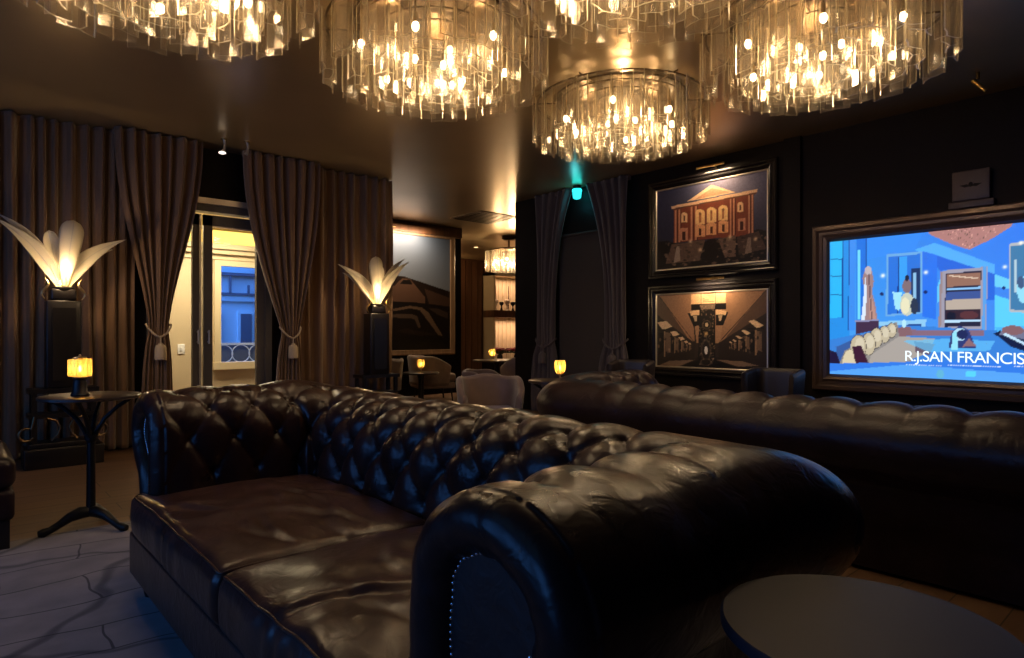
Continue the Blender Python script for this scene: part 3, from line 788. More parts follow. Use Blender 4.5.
make_chandelier((p.x, p.y, 2.74), 'small glass drum chandelier in the far room beyond the dark column', rad=.46, height=.42,
                rings=((.44, 18, .15), (.28, 10, .15)), nb=(7, 1), power=90, group='far room lamps', canopy=CEIL-2.74)

# ------------------------------------------------------------------ palm lamps
def make_palm(loc, rz, label):
    t = thing('palm_floor_lamp', label, 'lamp', loc, rz, 'palm leaf torchiere lamps')
    MB().rbox((-.27, -.16, 0), (.27, .14, .16), .008).rbox((-.24, -.13, .16), (.24, .12, .20), .006).make('base', M['wood_black'], t)
    for sx in (-1, 1):
        for y in (-.09, .08): MB().box((sx*.20-.018, y-.018, .2), (sx*.20+.018, y+.018, .62)).make('post', M['wood_black'], t, smooth=False)
        pts = [(sx*(.19+.06*math.sin(u*PI)), -.11, .22+.30*u) for u in np.linspace(0, 1, 12)]
        MB().tube([(sx*(.25+.05*math.cos(a)), -.12, .28+.05*math.sin(a)) for a in np.linspace(-2.6, 2.2, 18)]+[(sx*.20, -.12, .42)], .010, 8).make('scroll', M['bronze'], t)
        MB().tube([(sx*.09, -.12, .22), (sx*.05, -.12, .26), (sx*.03, -.12, .32), (sx*.06, -.12, .38), (sx*.12, -.12, .40)], .010, 8).make('scroll', M['bronze'], t)
    MB().box((-.24, -.12, .40), (.24, .11, .435)).box((-.24, -.12, .60), (.24, .11, .64)).make('shelf', M['wood_black'], t, smooth=False)
    MB().rbox((-.12, -.09, .64), (.12, .09, 1.36), .01).box((-.08, -.10, .70), (.08, -.09, 1.30)).make('column', M['wood_black'], t)
    MB().rbox((-.09, -.07, 1.36), (.09, .07, 1.46), .02).lathe([(.07, 1.44), (.080, 1.455), (.080, 1.47), (.07, 1.475), (0, 1.475)], 24).make('capital', M['wood_black'], t)
    for sx in (-1, 1):
        MB().tube([(sx*(.125+.022*math.sin(u*2*PI)), -.05, 1.37+.17*u) for u in np.linspace(0, 1, 16)], [.003+.008*math.sin(PI*min(1, u*1.1)) for u in np.linspace(0, 1, 16)], 8).make('ornament', M['brass'], t)
    # leaves: midline control points (x, z) in the lamp's own upright plane, widest half width, depth lean, round tip
    specs = [([(-.02, 0), (-.10, .20), (-.28, .44), (-.60, .60)], .078, .03, False),
             ([(-.03, 0), (-.16, .30), (-.30, .52), (-.56, .64)], .062, .07, False),
             ([(.02, 0), (.10, .20), (.28, .38), (.62, .50)], .082, .04, False),
             ([(-.01, 0), (-.05, .20), (-.09, .36), (-.12, .53)], .075, .06, True),
             ([(.015, 0), (.03, .22), (.06, .45), (.085, .62)], .115, -.06, True),
             ([(.03, 0), (.12, .18), (.24, .32), (.50, .40)], .062, .09, False)]
    for (cp_, wd, lean, rnd) in specs:
        nu, nv = 30, 11; P = np.zeros((nu, nv, 3)); b = np.array(cp_)
        for i in range(nu):
            u = i/(nu-1); c3 = (1-u)**3*b[0]+3*(1-u)**2*u*b[1]+3*(1-u)*u*u*b[2]+u**3*b[3]
            dv = 3*(1-u)**2*(b[1]-b[0])+6*(1-u)*u*(b[2]-b[1])+3*u*u*(b[3]-b[2]); dv /= np.linalg.norm(dv); nn = np.array([-dv[1], dv[0]])
            if rnd: wv = wd*(.28+.72*math.sin(PI/2*min(1, u*1.25)))*(1 if u < .78 else math.sqrt(max(.0006, 1-((u-.78)/.22)**2)))
            else: wv = wd*(.35+.75*math.sin(PI*min(1, u*.9+.02)))*(1-u**2.6)+.003
            for j in range(nv):
                v = j/(nv-1)*2-1
                P[i, j] = ((c3[0]+nn[0]*v*wv)*.75, lean*(.25+u)-.02+(1-v*v)*wv*.45*(-1 if lean < 0 else 1)*.8, 1.47+(c3[1]+nn[1]*v*wv)*.90)
        l_ = MB().grid(P).make('leaf_shade', M['shade'], t, angle=180)
        sd = l_.modifiers.new('thick', 'SOLIDIFY'); sd.thickness = .004
        MB().tube([tuple(P[i, nv//2]+np.array([0, -.003, 0])) for i in range(nu)], .003, 6).make('midrib', M['pale_metal'], l_)
    MB().sphere((0, -.015, 1.515), (.022, .022, .03)).make('bulb', M['flame'], t)
    light('POINT', 'bulb_light', (0, -.16, 1.60), 6, (1, .68, .36), .03, t)
    light('POINT', 'bulb_light', (0, .0, 1.62), 3, (1, .70, .38), .03, t)
    return t
p = onY(61, 332, CY-.22); pl = make_palm((p.x, p.y-.12, 0), -.0, 'palm leaf floor lamp on the left, behind the small bistro table with the candle lamp')
p = onY(372, 332, CY-.18); dup(pl, (p.x, p.y-.10, 0), 0, scale=(-1, 1, .965), label='palm leaf floor lamp at the right end of the brown curtains, before the rear room')

# ------------------------------------------------------------------ tables
def bistro(loc, label, rz=0, r=.245, h=.74):
    t = thing('bistro_table', label, 'table', loc, rz)
    MB().lathe([(0, h-.022), (r-.012, h-.022), (r, h-.016), (r, h-.004), (r-.006, h), (0, h)], 56).make('tabletop', M['marble'], t, angle=50)
    MB().tube([(0, 0, .075), (0, 0, h-.24)], [.024, .019], 16).lathe([(.0, h-.25), (.030, h-.25), (.032, h-.22), (.0, h-.2)], 20).make('pole', M['iron'], t)
    for k in range(4):
        a = PI/4+k*PI/2; c, s = math.cos(a), math.sin(a)
        MB().tube([(c*x, s*x, z) for x, z in ((.008, h-.26), (.03, h-.20), (.07, h-.13), (.13, h-.07), (.185, h-.03), (.195, h-.018))], [.014, .013, .012, .011, .012, .013], 8).make('bracket', M['iron'], t)
    for k in range(3):
        a = -PI/2+.25+k*2*PI/3; c, s = math.cos(a), math.sin(a)
        MB().tube([(c*x, s*x, z) for x, z in ((.0, .095), (.05, .096), (.10, .080), (.145, .052), (.185, .030), (.215, .022), (.24, .02))], [.030, .034, .026, .020, .019, .024, .016], 10).make('leg', M['iron'], t)
    return t
p = at(91, 520, 3.52)
TL = (p.x, p.y, 0.0125)
tb1 = bistro(TL, 'black iron bistro table with round top holding the cylinder candle lamp', .35)
p = at(557, 381, 5.30); T2 = (p.x, p.y, 0)
bistro(T2, 'small round bistro table with goblet candle, behind the rear sofa end', .2, r=.24, h=.70)
t = thing('side_table', 'round slate-topped side table beside the near arm of the foreground sofa', 'table', (2.307*.432, .826*.432-.004, .0125), 0)
MB().lathe([(0, .640), (.190, .640), (.199, .645), (.1995, .655), (.195, .6605), (0, .6605)], 96).make('tabletop', M['steel_top'], t, angle=50)
MB().tube([(0, 0, .02), (0, 0, .64)], .02, 20).make('pole', M['iron'], t)
MB().lathe([(0, 0), (.16, 0), (.165, .008), (.155, .016), (.03, .03), (.02, .05), (0, .05)], 48).make('base', M['iron'], t)
def cocktail(loc, label, r=.3, h=.5):
    t = thing('cocktail_table', label, 'table', loc)
    MB().lathe([(0, h-.03), (r-.01, h-.03), (r, h-.02), (r, h-.006), (r-.008, h), (0, h)], 40).make('tabletop', M['marble'], t, angle=50)
    MB().lathe([(0, 0), (r*.7, 0), (r*.7, .02), (.06, .05), (.045, .12), (.04, h-.1), (.07, h-.03), (0, h-.03)], 28).make('pedestal', M['wood_black'], t)
    return t

# ------------------------------------------------------------------ candle lamps
def cyl_lamp(loc, label):
    t = thing('candle_lamp', label, 'candle lamp', loc)
    MB().lathe([(0, 0), (.044, 0), (.046, .006), (.036, .02), (.034, .06), (.030, .075), (.036, .08), (.036, .086), (0, .086)], 28).make('base', M['iron'], t)
    pts = []
    n = 60
    for r0, z in ((.030, .088), (.056, .092), (.058, .10), (.058, .165), (.056, .172), (.03, .174)): pts.append((r0, z))
    m = MB(); P = np.zeros((len(pts), n, 3))
    for i, (r0, z) in enumerate(pts):
        for j in range(n):
            a = 2*PI*j/n; r_ = r0*(1+.035*(1 if j % 4 < 2 else -1)); P[i, j] = (r_*math.cos(a), r_*math.sin(a), z)
    m.grid(P, wrapu=True); m.make('glass_shade', M['amber'], t)
    MB().lathe([(0, .174), (.034, .174), (.034, .180), (.008, .184), (.006, .192), (0, .194)], 20).make('lid', M['brass'], t)
    MB().lathe([(0, .09), (.018, .09), (.018, .108), (0, .108)], 16).make('candle', M['white_wax'], t)
    MB().sphere((0, 0, .126), (.008, .008, .016), 10, 8).make('flame', M['flame'], t)
    light('POINT', 'flame_light', (0, 0, .128), .9, (1, .66, .25), .012, t)
    t.scale = (1, 1, 1)
    for ch_ in t.children: ch_.scale = (.95, .95, 1.16)
    for ch_ in t.children: ch_.location.z *= 1.16
    return t
cyl_lamp((at(80, 392, 3.46).x, at(80, 392, 3.46).y, TL[2]+.741), 'ribbed amber cylinder candle lamp on the left bistro table')
def goblet(loc, label, s=1.0, grp=None, en=.8):
    t = thing('candle_goblet', label, 'candle lamp', loc, 0, grp); t.scale = (s, s, s)
    MB().lathe([(0, 0), (.034, 0), (.034, .004), (.008, .012), (.006, .035), (.012, .045), (0, .045)], 24).make('stem', M['glass_edge'], t)
    n = 48; pf_ = ((.004, .045), (.026, .052), (.040, .075), (.046, .105), (.046, .135), (.040, .165)); P = np.zeros((len(pf_), n, 3))
    for i, (r0, z) in enumerate(pf_):
        for j in range(n): a = 2*PI*j/n; r_ = r0*(1+.04*(1 if j % 4 < 2 else -1)); P[i, j] = (r_*math.cos(a), r_*math.sin(a), z)
    MB().grid(P, wrapu=True).make('glass_bowl', M['amber'], t)
    MB().lathe([(0, .055), (.018, .055), (.018, .085), (0, .085)], 14).make('candle', M['white_wax'], t)
    MB().sphere((0, 0, .104), (.009, .009, .018), 10, 8).make('flame', M['flame'], t)
    light('POINT', 'flame_light', (0, 0, .11), en, (1, .68, .27), .012, t)
    return t
p = at(560, 381, 5.27); goblet((p.x, p.y, .701), 'glowing amber goblet candle on the table in front of the blind', 1.0)
p = at(421, 372, 9.5); cocktail((p.x, p.y, 0), 'small cocktail table with lit goblet under the big framed print', .27, .5)
goblet((p.x, p.y, .501), 'lit yellow goblet candle on the cocktail table under the big framed print', 1.15, en=1.2)
p = at(497, 360, 11.0); cocktail((p.x, p.y, 0), 'dark cocktail table in the far room before the lit shelves', .42, .62)
p = at(492, 360, 10.85); goblet((p.x, p.y, .621), 'lit yellow goblet candle on the dark table in the far room', 1.15, en=1.2)

# ------------------------------------------------------------------ tub chairs
def tub(loc, rz, label, mat, w=.62, h=.76, group=None, square=False):
    t = thing('tub_chair', label, 'chair', loc, rz, group)
    R = w/2; na_ = 40
    # shell, open side towards local -y
    prof = []; th = .06
    ins, outs = [], []
    P = np.zeros((na_+1, 26, 3))
    for i in range(na_+1):
        a = math.radians(-38)+math.radians(256)*i/na_
        f = abs(i/na_-.5)*2
        e = 4.5 if square else 2.6
        cc, ss = math.cos(a), math.sin(a)
        k = 1/((abs(cc)**e+abs(ss)**e)**(1/e))
        top = h-(.14 if not square else .03)*max(0, (f-.45)/.55)**1.6+(.012*math.cos(f*PI*3) if not square else 0)
        sec = []
        for q in np.linspace(0, 1, 9): z = .26+(top-.03-.26)*q; sec.append((1+.10*q**1.5, z))
        so = [(R*.93*k*s_, z) for s_, z in sec]
        si = [((R*.93*k*s_)-th, z) for s_, z in sec]
        cap = []
        ro, zo = so[-1]; 
        for b in np.linspace(0, PI, 8)[1:-1]: cap.append((ro-th/2+th/2*math.cos(b), zo+th*.6*math.sin(b)))
        ring = so+cap+si[::-1]
        ring = ring+[(ring[-1][0]+th/2, ring[-1][1]-.01), ring[0]]
        for j in range(26):
            rj, zj = ring[min(j, len(ring)-1)]
            P[i, j] = (rj*cc, rj*ss, zj)
    mb = MB().grid(P[:, :len(ring)])
    for i in (0, na_):
        vs = [tuple(P[i, j]) for j in range(len(ring)-1)]; mb.add(vs, [tuple(range(len(vs)))])
    mb.make('back_shell', mat, t, angle=70)
    MB().rbox((-R*.80, -R*.95, .30), (R*.80, R*.72, .44), .05, 4).make('seat', mat, t)
    MB().rbox((-R*.80, -R*.90, .20), (R*.80, R*.75, .30), .02).make('seat_base', mat, t)
    for sx in (-1, 1):
        for sy in (-.8, .6): MB().tube([(sx*R*.68, sy*R, 0), (sx*R*.62, sy*R*.92, .22)], [.011, .018], 10).make('leg', M['wood_black'], t)
    return t
def face(px, d, extra=0):   # rotation so the back is turned to the camera
    return math.atan2(-FW[1]*0+at(px, 332, 1).x*-1, at(px, 332, 1).y)+extra
p = at(490, 380, 5.55)
tc0 = tub((p.x, p.y, 0), face(490, 1, .12), 'mauve velvet tub chair with its back to us, just behind the foreground sofa', M['tubfabric'], w=.58, h=.705)
p = at(431, 380, 10.3); tub((p.x, p.y, 0), face(441, 1, PI/2+.3), 'beige tub chair right of the cocktail table under the big framed print', M['tubcream'], w=.72, h=.72)
p = at(378, 380, 9.25); tub((p.x, p.y, 0), face(396, 1, -PI/2), 'beige tub chair half hidden by the curtain edge, left of the cocktail table', M['tubcream'], w=.72, h=.70)
p = at(486, 380, 8.6); tub((p.x, p.y, 0), face(473, 1, 1.1), 'low dark mauve tub chair between the framed print wall and the far table', M['tubfabric'], w=.6, h=.58)
p = at(519, 380, 9.95); tub((p.x, p.y, 0), face(519, 1, -2.0), 'beige tub chair partly behind the dark wall end in the rear room', M['tubcream'], w=.6, h=.72)
p = at(631, 380, 6.6); tub((p.x, p.y, 0), face(631, 1, -.3), 'dark leather chair back rising behind the rear sofa, left of the lower picture', M['tubdark'], w=.44, h=.80, square=True)
p = at(773, 380, 5.55); tub((p.x, p.y, 0), face(773, 1, -.3), 'dark leather chair back rising behind the rear sofa, left of the television', M['tubdark'], w=.46, h=.77, square=True)

# club chair at the left edge
t = thing('armchair', 'dark leather armchair with black tapered leg cut off by the left edge', 'armchair', (-.175, 4.42, .012), .0)
MB().rbox((-.38, -.38, .14), (.42, .38, .30), .03, 4).make('seat_base', M['leather_back'], t)
MB().rbox((-.36, -.40, .30), (.425, .36, .465), .055, 5).make('seat', M['leather_back'], t)
MB().rbox((-.52, -.38, .14), (-.36, .40, .60), .05, 4).make('arm', M['leather_back'], t)
MB().rbox((-.50, .30, .30), (.28, .46, .78), .06, 4).make('backrest', M['leather_back'], t)
for sx, sy in ((-.42, -.32), (.37, -.33), (-.42, .34), (.37, .34)):
    MB().rbox((sx-.03, sy-.03, 0), (sx+.03, sy+.03, .15), .004).make('leg', M['wood_black'], t)

# ------------------------------------------------------------------ framed pictures
def frame_mesh(axis, k, a0, a1, z0, z1, prof, sgn=-1):
    """prof: list of (inset from outer edge, height off the wall); returns MB; sgn direction into the room"""
    mb = MB(); rings = []
    a0, a1 = min(a0, a1), max(a0, a1)
    for ins, hh in prof:
        q = [(a0+ins, z0+ins), (a1-ins, z0+ins), (a1-ins, z1-ins), (a0+ins, z1-ins)]
        rings.append([((k+sgn*hh, a, z) if axis == 'X' else (a, k+sgn*hh, z)) for a, z in q])
    vs = [v for r in rings for v in r]; fs = []
    for i in range(len(rings)-1):
        for j in range(4): fs.append((i*4+j, i*4+(j+1) % 4, (i+1)*4+(j+1) % 4, (i+1)*4+j))
    mb.add(vs, fs); return mb
def picture_lamp(loc, label, axis='X', en=2.5):
    t = thing('picture_light', label, 'lamp', loc, 0, 'picture lights')
    MB().tube([(0, -.16, 0), (0, .16, 0)], .012, 12, Matrix.Translation((-.12, 0, 0)) if axis == 'X' else Matrix.Translation((0, -.12, 0)) @ Matrix.Rotation(PI/2, 4, 'Z')).make('lamp_tube', M['brass'], t)
    if axis == 'X': MB().tube([(0, 0, 0), (-.06, 0, .02), (-.12, 0, 0)], .006, 8).make('arm', M['brass'], t)
    else: MB().tube([(0, 0, 0), (0, -.06, .02), (0, -.12, 0)], .006, 8).make('arm', M['brass'], t)
    return t
PX = WX
# upper picture: mansion at night
def build_pic(label, outer, inner, draw, org, sc, res=.006, thick=.05, matname='frame_black'):
    yl, yr, z0, z1 = outer
    t = thing('framed_picture', label, 'picture', (PX, (yl+yr)/2, z0))
    O = Vector((PX, (yl+yr)/2, z0))
    ins = .075
    mb = frame_mesh('X', PX, yl, yr, z0, z1, [(0, .0), (0, thick*.7), (.012, thick), (.03, thick), (.045, thick*.72), (.06, thick*.72), (.07, thick*.9), (.10, thick*.5)])
    for i, v in enumerate(mb.v): mb.v[i] = tuple(Vector(v)-O)
    mb.make('frame', M[matname], t, angle=20)
    mb = frame_mesh('X', PX, yl-.098, yr+.098, z0+.098, z1-.098, [(0, .0), (0, thick*.6), (.010, thick*.62), (.018, .02)])
    for i, v in enumerate(mb.v): mb.v[i] = tuple(Vector(v)-O)
    mb.make('fillet', M['mat_silver'], t, smooth=False)
    pc = Pic('X', PX-.021, yl-.11, yr+.11, z0+.11, z1-.11, res, org, sc)
    draw(pc); pc.make('print', attrmat('print_'+label[:12], 'pbr', rough=.35), t, 0, O)
    return t
def draw_mansion(c):
    c.fill(lambda A, Z: np.stack([.15+.12*(Z-1.8)+0*A, .15+.13*(Z-1.8), .20+.17*(Z-1.8)], -1))
    c.glow(480, 150, 190, (.58, .55, .62), .75)
    # trees and ground
    c.poly([(60, 470), (140, 460), (200, 480), (420, 450), (600, 400), (690, 420), (690, 640), (60, 640)], (.09, .07, .065))
    c.poly([(598, 420), (640, 405), (690, 425), (690, 560), (600, 540)], (.03, .03, .03))
    # body
    c.poly([(172, 300), (575, 215), (575, 420), (480, 440), (380, 445), (170, 470)], (.52, .27, .19))
    for x in (180, 200, 262, 283, 458, 474, 552, 568):
        top = 300-(x-172)*.21
        c.line((x, top), (x, 470-(x-172)*.13), 9, (.80, .56, .42)); c.line((x+7, top), (x+7, 470-(x-172)*.13), 4, (.34, .17, .13))
    # cornice & pediment
    c.poly([(158, 285), (595, 197), (592, 214), (160, 298)], (.93, .75, .58)); c.poly([(165, 298), (590, 214), (588, 222), (167, 306)], (.45, .28, .2))
    c.poly([(235, 262), (362, 176), (485, 214)], (.95, .78, .60)); c.poly([(275, 252), (362, 192), (455, 213)], (.80, .60, .45))
    # arched bays
    for i, x in enumerate((304, 361, 421)):
        y0 = 345-i*10
        c.poly([(x-24, y0-28), (x+24, y0-33), (x+24, y0+30), (x-24, y0+32)], (.99, .78, .52)); c.ell(x, y0-26, 24, 20, (.99, .78, .52))
        c.line((x, y0-20), (x, y0+22), 10, (.72, .45, .28)); c.ell(x, y0-22, 6, 9, (.55, .34, .22))
        c.poly([(x-25, y0+42), (x+25, y0+37), (x+25, y0+92), (x-25, y0+96)], (.92, .66, .45)); c.ell(x, y0+44, 24, 14, (.92, .66, .45))
        c.line((x, y0+52), (x, y0+88), 12, (.35, .2, .14))
    for x, y in ((224, 345), (508, 292)):
        c.poly([(x-15, y-18), (x+15, y-21), (x+15, y+20), (x-15, y+22)], (.95, .76, .55)); c.ell(x, y-18, 15, 11, (.95, .76, .55)); c.line((x, y-14), (x, y+14), 9, (.4, .24, .17))
    for x, y in ((220, 425), (512, 375)):
        c.poly([(x-17, y-28), (x+22, y-33), (x+22, y+32), (x-17, y+35)], (.80, .55, .42)); c.poly([(x-6, y-12), (x+10, y-14), (x+10, y+30), (x-6, y+31)], (.28, .15, .12))
    # terraces, steps, statues
    r = random.Random(2)
    c.poly([(160, 478), (330, 455), (300, 560), (130, 575)], (.42, .33, .27)); c.poly([(395, 450), (485, 432), (485, 540), (430, 545)], (.45, .36, .30)); c.poly([(490, 440), (600, 410), (640, 500), (500, 530)], (.30, .23, .20))
    for k in range(130):
        x = r.uniform(130, 640); y = r.uniform(455, 585); v = r.uniform(.08, .62); c.ell(x, y-(x-300)*.08, r.uniform(4, 13), r.uniform(2, 9), (v, v*.82, v*.68), .75, 8)
    c.poly([(340, 455), (380, 448), (400, 520), (380, 560), (310, 565)], (.10, .07, .06))
    c.poly([(185, 490), (200, 488), (204, 560), (170, 572)], (.66, .58, .50)); c.poly([(545, 445), (560, 440), (565, 520), (530, 525)], (.55, .47, .40))
    for x, y in ((255, 462), (455, 440), (585, 450), (305, 505)): c.glow(x, y, 9, (1, .85, .65), .9)
    c.noise(.12)
def draw_ballroom(c):
    c.fill((.20, .155, .125))
    # ceiling vault planes
    c.poly([(85, 130), (280, 118), (300, 390), (255, 400), (110, 150)], (.62, .46, .34)); c.poly([(470, 115), (700, 98), (690, 120), (455, 400), (415, 390)], (.60, .45, .33))
    c.poly([(280, 118), (475, 112), (440, 400), (310, 400)], (.66, .50, .37))
    c.poly([(85, 130), (115, 150), (280, 400), (250, 410), (85, 230)], (.36, .27, .21)); c.poly([(700, 98), (670, 130), (445, 400), (470, 408), (700, 230)], (.36, .27, .21))
    c.line((100, 138), (300, 400), 3, (.1, .08, .06)); c.line((695, 106), (430, 400), 3, (.1, .08, .06))
    # walls beneath
    c.poly([(85, 240), (300, 400), (300, 500), (85, 530)], (.16, .125, .10)); c.poly([(700, 230), (430, 400), (430, 500), (700, 530)], (.16, .125, .10))
    r = random.Random(4)
    for k, (x, y, s) in enumerate(((135, 310, 1.0), (190, 355, .62), (228, 382, .42), (253, 400, .30), (272, 410, .22))):
        for sgn in (1, -1):
            xx = x if sgn == 1 else 770-x; yy = y-(5 if sgn == 1 else 12)
            c.poly([(xx-40*s, yy-18*s), (xx+10*s*sgn, yy-25*s), (xx+42*s, yy+5*s), (xx-10*s*sgn, yy+24*s)], (.93, .80, .62))
            c.line((xx-45*s, yy+25*s), (xx+45*s, yy+20*s), 6*s, (.05, .04, .03))
            c.poly([(xx-32*s, yy+40*s), (xx-4*s, yy+35*s), (xx-2*s, yy+60*s+80*s), (xx-32*s, yy+160*s)], (.045, .035, .03)); c.poly([(xx+4*s, yy+35*s), (xx+32*s, yy+40*s), (xx+34*s, yy+150*s), (xx+6*s, yy+140*s)], (.55, .44, .34), .8)
            c.line((xx, yy+30*s), (xx, yy+170*s), 9*s, (.62, .50, .38))
            for q in range(10): v = r.uniform(.05, .7); c.ell(xx+r.uniform(-40, 40)*s, yy+r.uniform(40, 160)*s, 5*s+1, 9*s+1, (v, v*.8, v*.62), .7, 8)
    # floor and sofas
    c.poly([(85, 530), (300, 480), (430, 480), (700, 530), (700, 560), (85, 560)], (.13, .10, .085))
    c.poly([(110, 520), (160, 498), (300, 492), (210, 530)], (.50, .41, .33)); c.poly([(420, 492), (560, 500), (650, 525), (540, 530)], (.50, .41, .33)); c.poly([(215, 533), (330, 490), (410, 490), (530, 533)], (.045, .035, .035))
    # pillar
    c.poly([(280, 120), (470, 113), (470, 185), (280, 190)], (.86, .68, .50)); c.line((335, 118), (335, 190), 3, (.2, .15, .1)); c.line((415, 116), (415, 190), 3, (.2, .15, .1))
    for k in range(6): c.line((345, 130+k*9), (408, 128+k*9), 2.5, (.5, .38, .27))
    c.poly([(280, 188), (472, 180), (472, 215), (280, 220)], (.06, .045, .04)); c.poly([(262, 238), (330, 222), (330, 305), (292, 308)], (.05, .04, .035)); c.poly([(484, 232), (415, 220), (415, 305), (455, 305)], (.05, .04, .035))
    c.poly([(272, 228), (330, 218), (330, 246), (280, 250)], (.85, .70, .52)); c.poly([(474, 224), (415, 216), (415, 244), (470, 246)], (.85, .70, .52)); c.poly([(290, 250), (312, 250), (312, 280), (300, 280)], (.7, .6, .47)); c.poly([(430, 248), (452, 248), (444, 278), (432, 278)], (.7, .6, .47))
    c.poly([(326, 190), (414, 187), (414, 535), (316, 535)], (.055, .045, .04))
    for k in range(210):
        x = r.uniform(325, 408); y = r.uniform(195, 525); v = r.uniform(.15, .75); c.ell(x, y, r.uniform(1.5, 5), r.uniform(1.5, 6), (v, v*.84, v*.66), .7, 7)
    c.poly([(330, 190), (412, 187), (410, 214), (333, 216)], (.60, .50, .40), .7)
    for (x, y, rx, ry) in ((365, 300, 26, 26), (362, 440, 30, 62), (362, 505, 34, 20)):
        c.ell(x, y, rx, ry, (.5, .42, .34), .5); c.ell(x, y, rx*.7, ry*.8, (.06, .05, .045), .8)
    c.ell(362, 440, 9, 22, (.9, .88, .85)); c.ell(365, 300, 8, 12, (.8, .7, .55)); c.glow(362, 350, 10, (1, .8, .5), .9)
    c.noise(.10)
ya = onX(650, 200, PX).y; yb_ = onX(779, 200, PX).y
build_pic('upper framed night photograph of a brick mansion with white pediment', (ya, yb_, 1.705, 2.83), None, draw_mansion, (640, 150), 5.06)
build_pic('lower framed sepia photograph of a grand hall with central pillar', (ya, yb_, .60, 1.635), None, draw_ballroom, (640, 270), 5.48)
for z, lb, px_ in ((2.86, 'small brass picture light above the mansion photograph', 716), (1.668, 'small brass picture light above the sepia hall photograph', 716)):
    y = onX(px_, 200, PX).y
    picture_lamp((PX, y, z), lb)
    s_ = light('AREA', 'picture_lamp_light', (PX-.135, y, z-.012), 4.0, (1, .70, .42), .3, sizey=.02); aim(s_, (PX+.02, y, z-.42)); 
    s_.data.shape = 'RECTANGLE'; s_.data.size = .02; s_.data.size_y = .3
    s_.rotation_euler = (0, math.radians(-22), 0)

# big print in the rear room
k = 9.32
t = thing('framed_picture', 'tall framed print of dark curved shapes under pale sky in the rear room', 'picture', (5.4, k, .70)); O = Vector((5.4, k, .70))
xl, xr = 4.15, onY(453.5, 300, k).x
mb = frame_mesh('Y', k, xl, xr, .70, 2.85, [(0, 0), (0, .05), (.02, .06), (.05, .05), (.085, .045), (.09, .015)])
for i, v in enumerate(mb.v): mb.v[i] = tuple(Vector(v)-O)
mb.make('frame', M['frame_wood'], t, angle=20)
c = Pic('Y', k-.016, xl+.085, xr-.085, .785, 2.765, .012, (385, 190), 5.98)
c.fill(lambda A, Z: np.stack([.36+.20*(2.8-Z)/1.4+0*A, .42+.16*(2.8-Z)/1.4, .52+.10*(2.8-Z)/1.4], -1)); 
def d4(c, pts, col, a=1): c.poly([(x/5.72*5.98, (290+y/5.72-190)*5.98) for x, y in pts], col, a)
c.poly([(-40, 560), (50, 515), (110, 515), (200, 545), (400, 612), (400, 1100), (-40, 1100)], (.135, .09, .07))
c.poly([(-40, 600), (60, 570), (100, 530), (150, 530), (180, 570), (240, 640), (240, 700), (-40, 690)], (.40, .29, .23)); c.poly([(90, 560), (108, 538), (150, 536), (165, 565)], (.09, .06, .05)); c.poly([(235, 590), (400, 650), (400, 760), (270, 700)], (.30, .215, .17))
d4(c, [(-10, 60), (220, 75), (370, 95), (370, 380), (-10, 380)], (.10, .07, .06))
d4(c, [(-10, 110), (60, 105), (140, 90), (210, 100), (250, 130), (330, 262), (310, 264), (200, 115), (140, 105), (60, 120), (-10, 126)], (.45, .36, .29))
d4(c, [(250, 105), (300, 105), (358, 130), (358, 165), (300, 140)], (.26, .20, .165)); d4(c, [(-10, 145), (60, 138), (160, 140), (185, 150), (205, 215), (192, 218), (168, 165), (60, 158), (-10, 160)], (.36, .29, .24))
d4(c, [(-10, 260), (370, 260), (370, 380), (-10, 380)], (.07, .05, .045)); d4(c, [(60, 235), (120, 220), (300, 255), (200, 262)], (.17, .125, .10))
c.make('print', attrmat('rear_print', 'pbr', rough=.45), t, 0, O)
y_ = 9.32
s_ = light('AREA', 'picture_lamp_light', (5.35, 9.05, 2.80), 22, (1, .72, .45), 1.6, sizey=.05); s_.rotation_euler = (math.radians(35), 0, 0)
t = picture_lamp((5.35, 9.27, 2.84), 'brass picture light over the big print in the rear room', 'Y')

# ------------------------------------------------------------------ television
KX = WX-.09
yl = onX(811.5, 300, KX).y; TVW = 2.32
t = thing('television', 'wall television in a brown moulded frame showing a blue living room', 'television', (WX, yl-TVW/2, 0)); O = Vector(t.location)
z0, z1 = .56, 2.085
yr = yl-TVW
mb = frame_mesh('X', WX, yl, yr, z0, z1, [(0, 0), (0, .075), (.012, .095), (.045, .10), (.065, .082), (.09, .082), (.11, .098), (.135, .09), (.160, .06)])
for i, v in enumerate(mb.v): mb.v[i] = tuple(Vector(v)-O)
mb.make('frame', M['frame_bronze'], t, angle=20)
c = Pic('X', WX-.065, yl-.150, yr+.150, z0+.150, z1-.150, .0075, (820, 210), 3.657)
c.fill(lambda A, Z: np.stack([.18+.10*(2.0-Z)+0*A, .50+.07*(2.0-Z)+.06*(A-1.5), .93+0*A], -1))
B = (.10, .30, .72)
c.poly([(20, 90), (110, 85), (108, 470), (20, 480)], (.16, .56, .90)); c.poly([(40, 108), (82, 112), (80, 392), (36, 396)], (.18, .72, .96), 1)
for y in (180, 242, 310): c.line((38, y), (82, y), 3, (.10, .32, .62))
c.line((83, 105), (82, 395), 4, (.10, .30, .62)); c.poly([(108, 85), (130, 85), (128, 440), (106, 440)], (.24, .55, .93)); c.line((106, 95), (104, 440), 3, (.07, .22, .55))
c.poly([(133, 92), (168, 90), (168, 420), (133, 425)], (.12, .45, .88)); c.poly([(137, 145), (147, 145), (147, 400), (137, 400)], (.45, .85, .99)); c.line((170, 88), (170, 420), 4, (.05, .20, .55))
